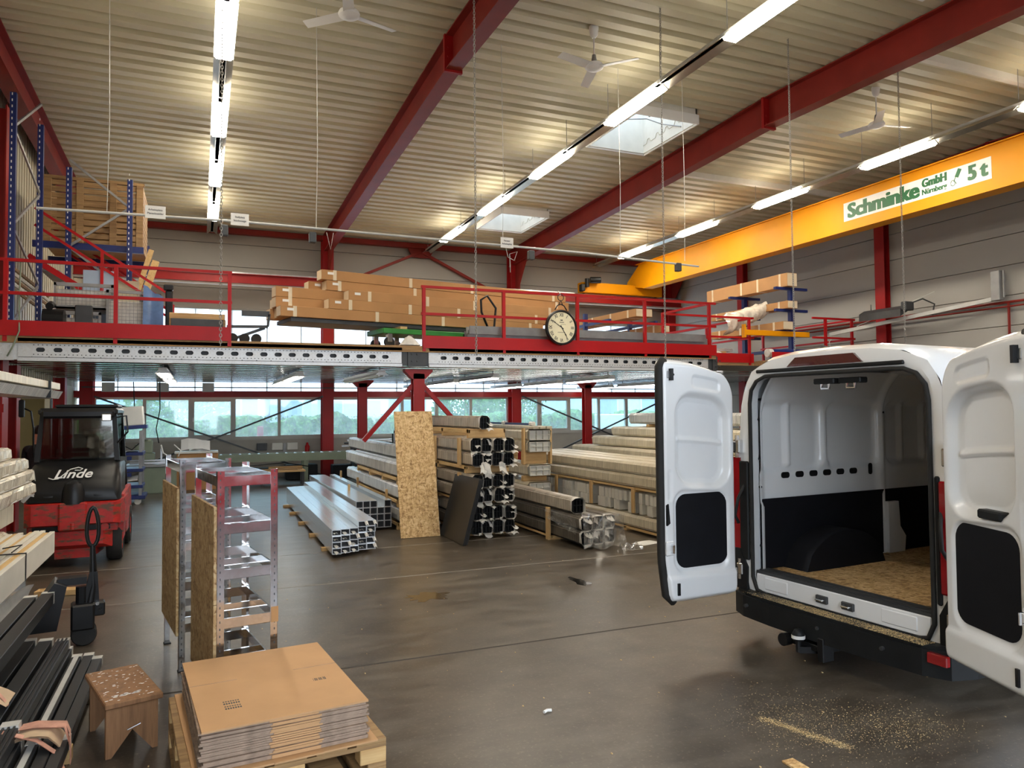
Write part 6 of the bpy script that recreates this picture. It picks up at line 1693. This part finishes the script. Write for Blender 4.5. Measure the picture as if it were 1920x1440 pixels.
# ================================================================== OUTSIDE
tag(MB().box(-60, YF+.3, -.3, 80, 120, -.1).build('yard', M['asphalt']), kind='structure')
tag(MB().box(-60, -60, -.3, 80, YN-.2, -.1).build('forecourt', M['asphalt']), kind='structure')
hg = MB()
rh = random.Random(2)
def hedge_pt(u, v):
    x = -8+u*34; t = v*math.pi
    top = 1.75+.12*math.sin(x*1.7)+.1*math.sin(x*4.1)
    return (x+rh.uniform(-.06, .06), 31.5-1.2*math.cos(t)*(-1)+rh.uniform(-.12, .12)-1.2, max(-.1, top*min(1, math.sin(t)*1.9))+rh.uniform(-.1, .1))
hg.grid(220, 18, hedge_pt)
hedge_o = hg.build('garden_hedge', M['hedge'], None, False, False)
tag(hedge_o, 'clipped green hedge outside the windows', 'hedge')
lv = MB()
for k in range(14000):
    x = rh.uniform(-8, 26); z = rh.uniform(-.1, 1.85); y = 30.3-1.12*math.sqrt(max(0, 1-(max(0, z-1.0)/.95)**2))+rh.uniform(-.2, .1)
    a, b_ = rh.uniform(0, 6.28), rh.uniform(-.6, .9); s_ = rh.uniform(.05, .1)
    dx, dz = math.cos(a)*s_, math.sin(a)*s_
    lv.add([(x, y, z), (x+dx, y+b_*s_, z+dz), (x+dx*.3-dz*.6, y-.03, z+dz*.3+dx*.6)], [(0, 1, 2)])
tag(lv.build('leaves', M['hedge'], hedge_o, False, False), kind='stuff')
def building(label, x0, x1, y, h, mt, nwin, depth=8):
    e = thing('building', label, 'building', ((x0+x1)/2, y, -.1)); w2 = (x1-x0)/2
    MB().box(-w2, 0, 0, w2, depth, h).build('wall', M[mt], e)
    MB().box(-w2-.2, -.2, h, w2+.2, depth+.2, h+.25).build('roof', M['grey'], e)
    for k in range(nwin):
        x = -w2+(k+.5)*2*w2/nwin
        f = MB().box(x-.75, -.05, 1.2, x+.75, 0, 2.9).build('window', M['white'], e)
        MB().box(x-.65, -.06, 1.3, x+.65, -.05, 2.8).build('pane', M['facadeb'], f)
    MB().box(-w2, -.04, h*.62, w2, 0, h*.64).build('ledge', M['grey'], e)
building('pale low workshop building beyond the hedge', -16, 3, 44, 6, 'facadeb', 6)
building('long light hall beyond the hedge in the middle', 4, 14, 48, 7, 'facade', 4)
building('light blue house beside the window corner', 20, 32, 37, 7, 'facade', 4)
def tree(label, x, y, h, rr_):
    e = thing('tree', label, 'tree', (x, y, -.1))
    MB().tube([(0, 0, 0), (.05, 0, h*.5), (0, .1, h*.75)], [.18, .12, .05], 8).build('trunk', M['oldwood'], e)
    m = MB()
    for k in range(2600):
        t, p = rh.uniform(0, 6.28), math.acos(rh.uniform(-1, 1)); q = rr_*rh.uniform(.55, 1)**.5*(1+.25*math.sin(3*t+2*p))
        x_, y_, z_ = q*math.sin(p)*math.cos(t), q*math.sin(p)*math.sin(t), h*.65+q*.8*math.cos(p)
        a = rh.uniform(0, 6.28); s_ = rh.uniform(.12, .24)
        m.add([(x_, y_, z_), (x_+s_*math.cos(a), y_+rh.uniform(-.1, .1), z_+s_*math.sin(a)), (x_-s_*.6*math.sin(a), y_, z_+s_*.6*math.cos(a))], [(0, 1, 2)])
    m.build('crown', M['hedge'], e, False, False)
tree('bushy tree outside the left windows', -1.0, 34, 3.2, 1.9)
tree('bushy tree outside behind the right end of the hedge', 12.6, 36, 3.6, 1.7)
tree('second bushy tree outside right of the striped packs', 17.0, 41, 4.2, 1.9)
e = thing('parked_trailer', 'white box trailer parked outside the right windows', 'trailer', (17.2, 26.0, -.1))
MB().cbox(-1.0, 0, .4, 1.6, 3, 1.9, .03).build('box', M['white'], e)
for y in (.8, 1.4): MB().cyl((-1.02, y, .3), (-.8, y, .3), .3, 16).build('wheel', M['rubber'], e)
e = thing('grey_car', 'grey car parked beyond the windows behind the tall stack', 'car', (12.3, 26.2, -.1))
MB().prism([(-2, .3), (2, .3), (2.05, .75), (1.3, .85), (.7, 1.3), (-.9, 1.3), (-1.6, .85), (-2, .8)], 'xz', 0, 1.7).build('body', M['facadeb'], e)
for x in (-1.3, 1.3): MB().cyl((x, -.02, .3), (x, .2, .3), .3, 16).build('wheel', M['rubber'], e)
e = thing('red_post', 'red marker post in front of the hedge', 'post', (2.0, 28.0, -.1))
MB().cbox(-.1, -.1, 0, .1, .1, 1.6, .02).build('post', M['railred'], e)
for o in list(bpy.data.objects):
    if o.get('label') == 'spare':
        for c in list(o.children): bpy.data.objects.remove(c)
        bpy.data.objects.remove(o)
e = thing('added_red_van', 'unseen red van added outside the gate for red reflections on the shelving', 'van', (3.6, -3.9, -.1))  # unseen van, added to put red reflections on the shelving
MB().prism([(-2.6, .25), (2.4, .25), (2.45, .9), (1.9, 1.1), (1.3, 1.9), (-2.5, 1.95), (-2.6, .95)], 'xz', -.85, .85).build('body', mat('bright_red_car_paint', (.62, .035, .05), .35), e)
for x in (-1.3, 1.3):
    for y in (-.87, .7): MB().cyl((x, y, .32), (x, y+.17, .32), .32, 18).build('wheel', M['rubber'], e)
for y in (-.86, .852): MB().prism([(.4, 1.2), (1.7, 1.2), (1.2, 1.75), (.4, 1.75)], 'xz', y, y+.008).build('side_window', M['black'], e)
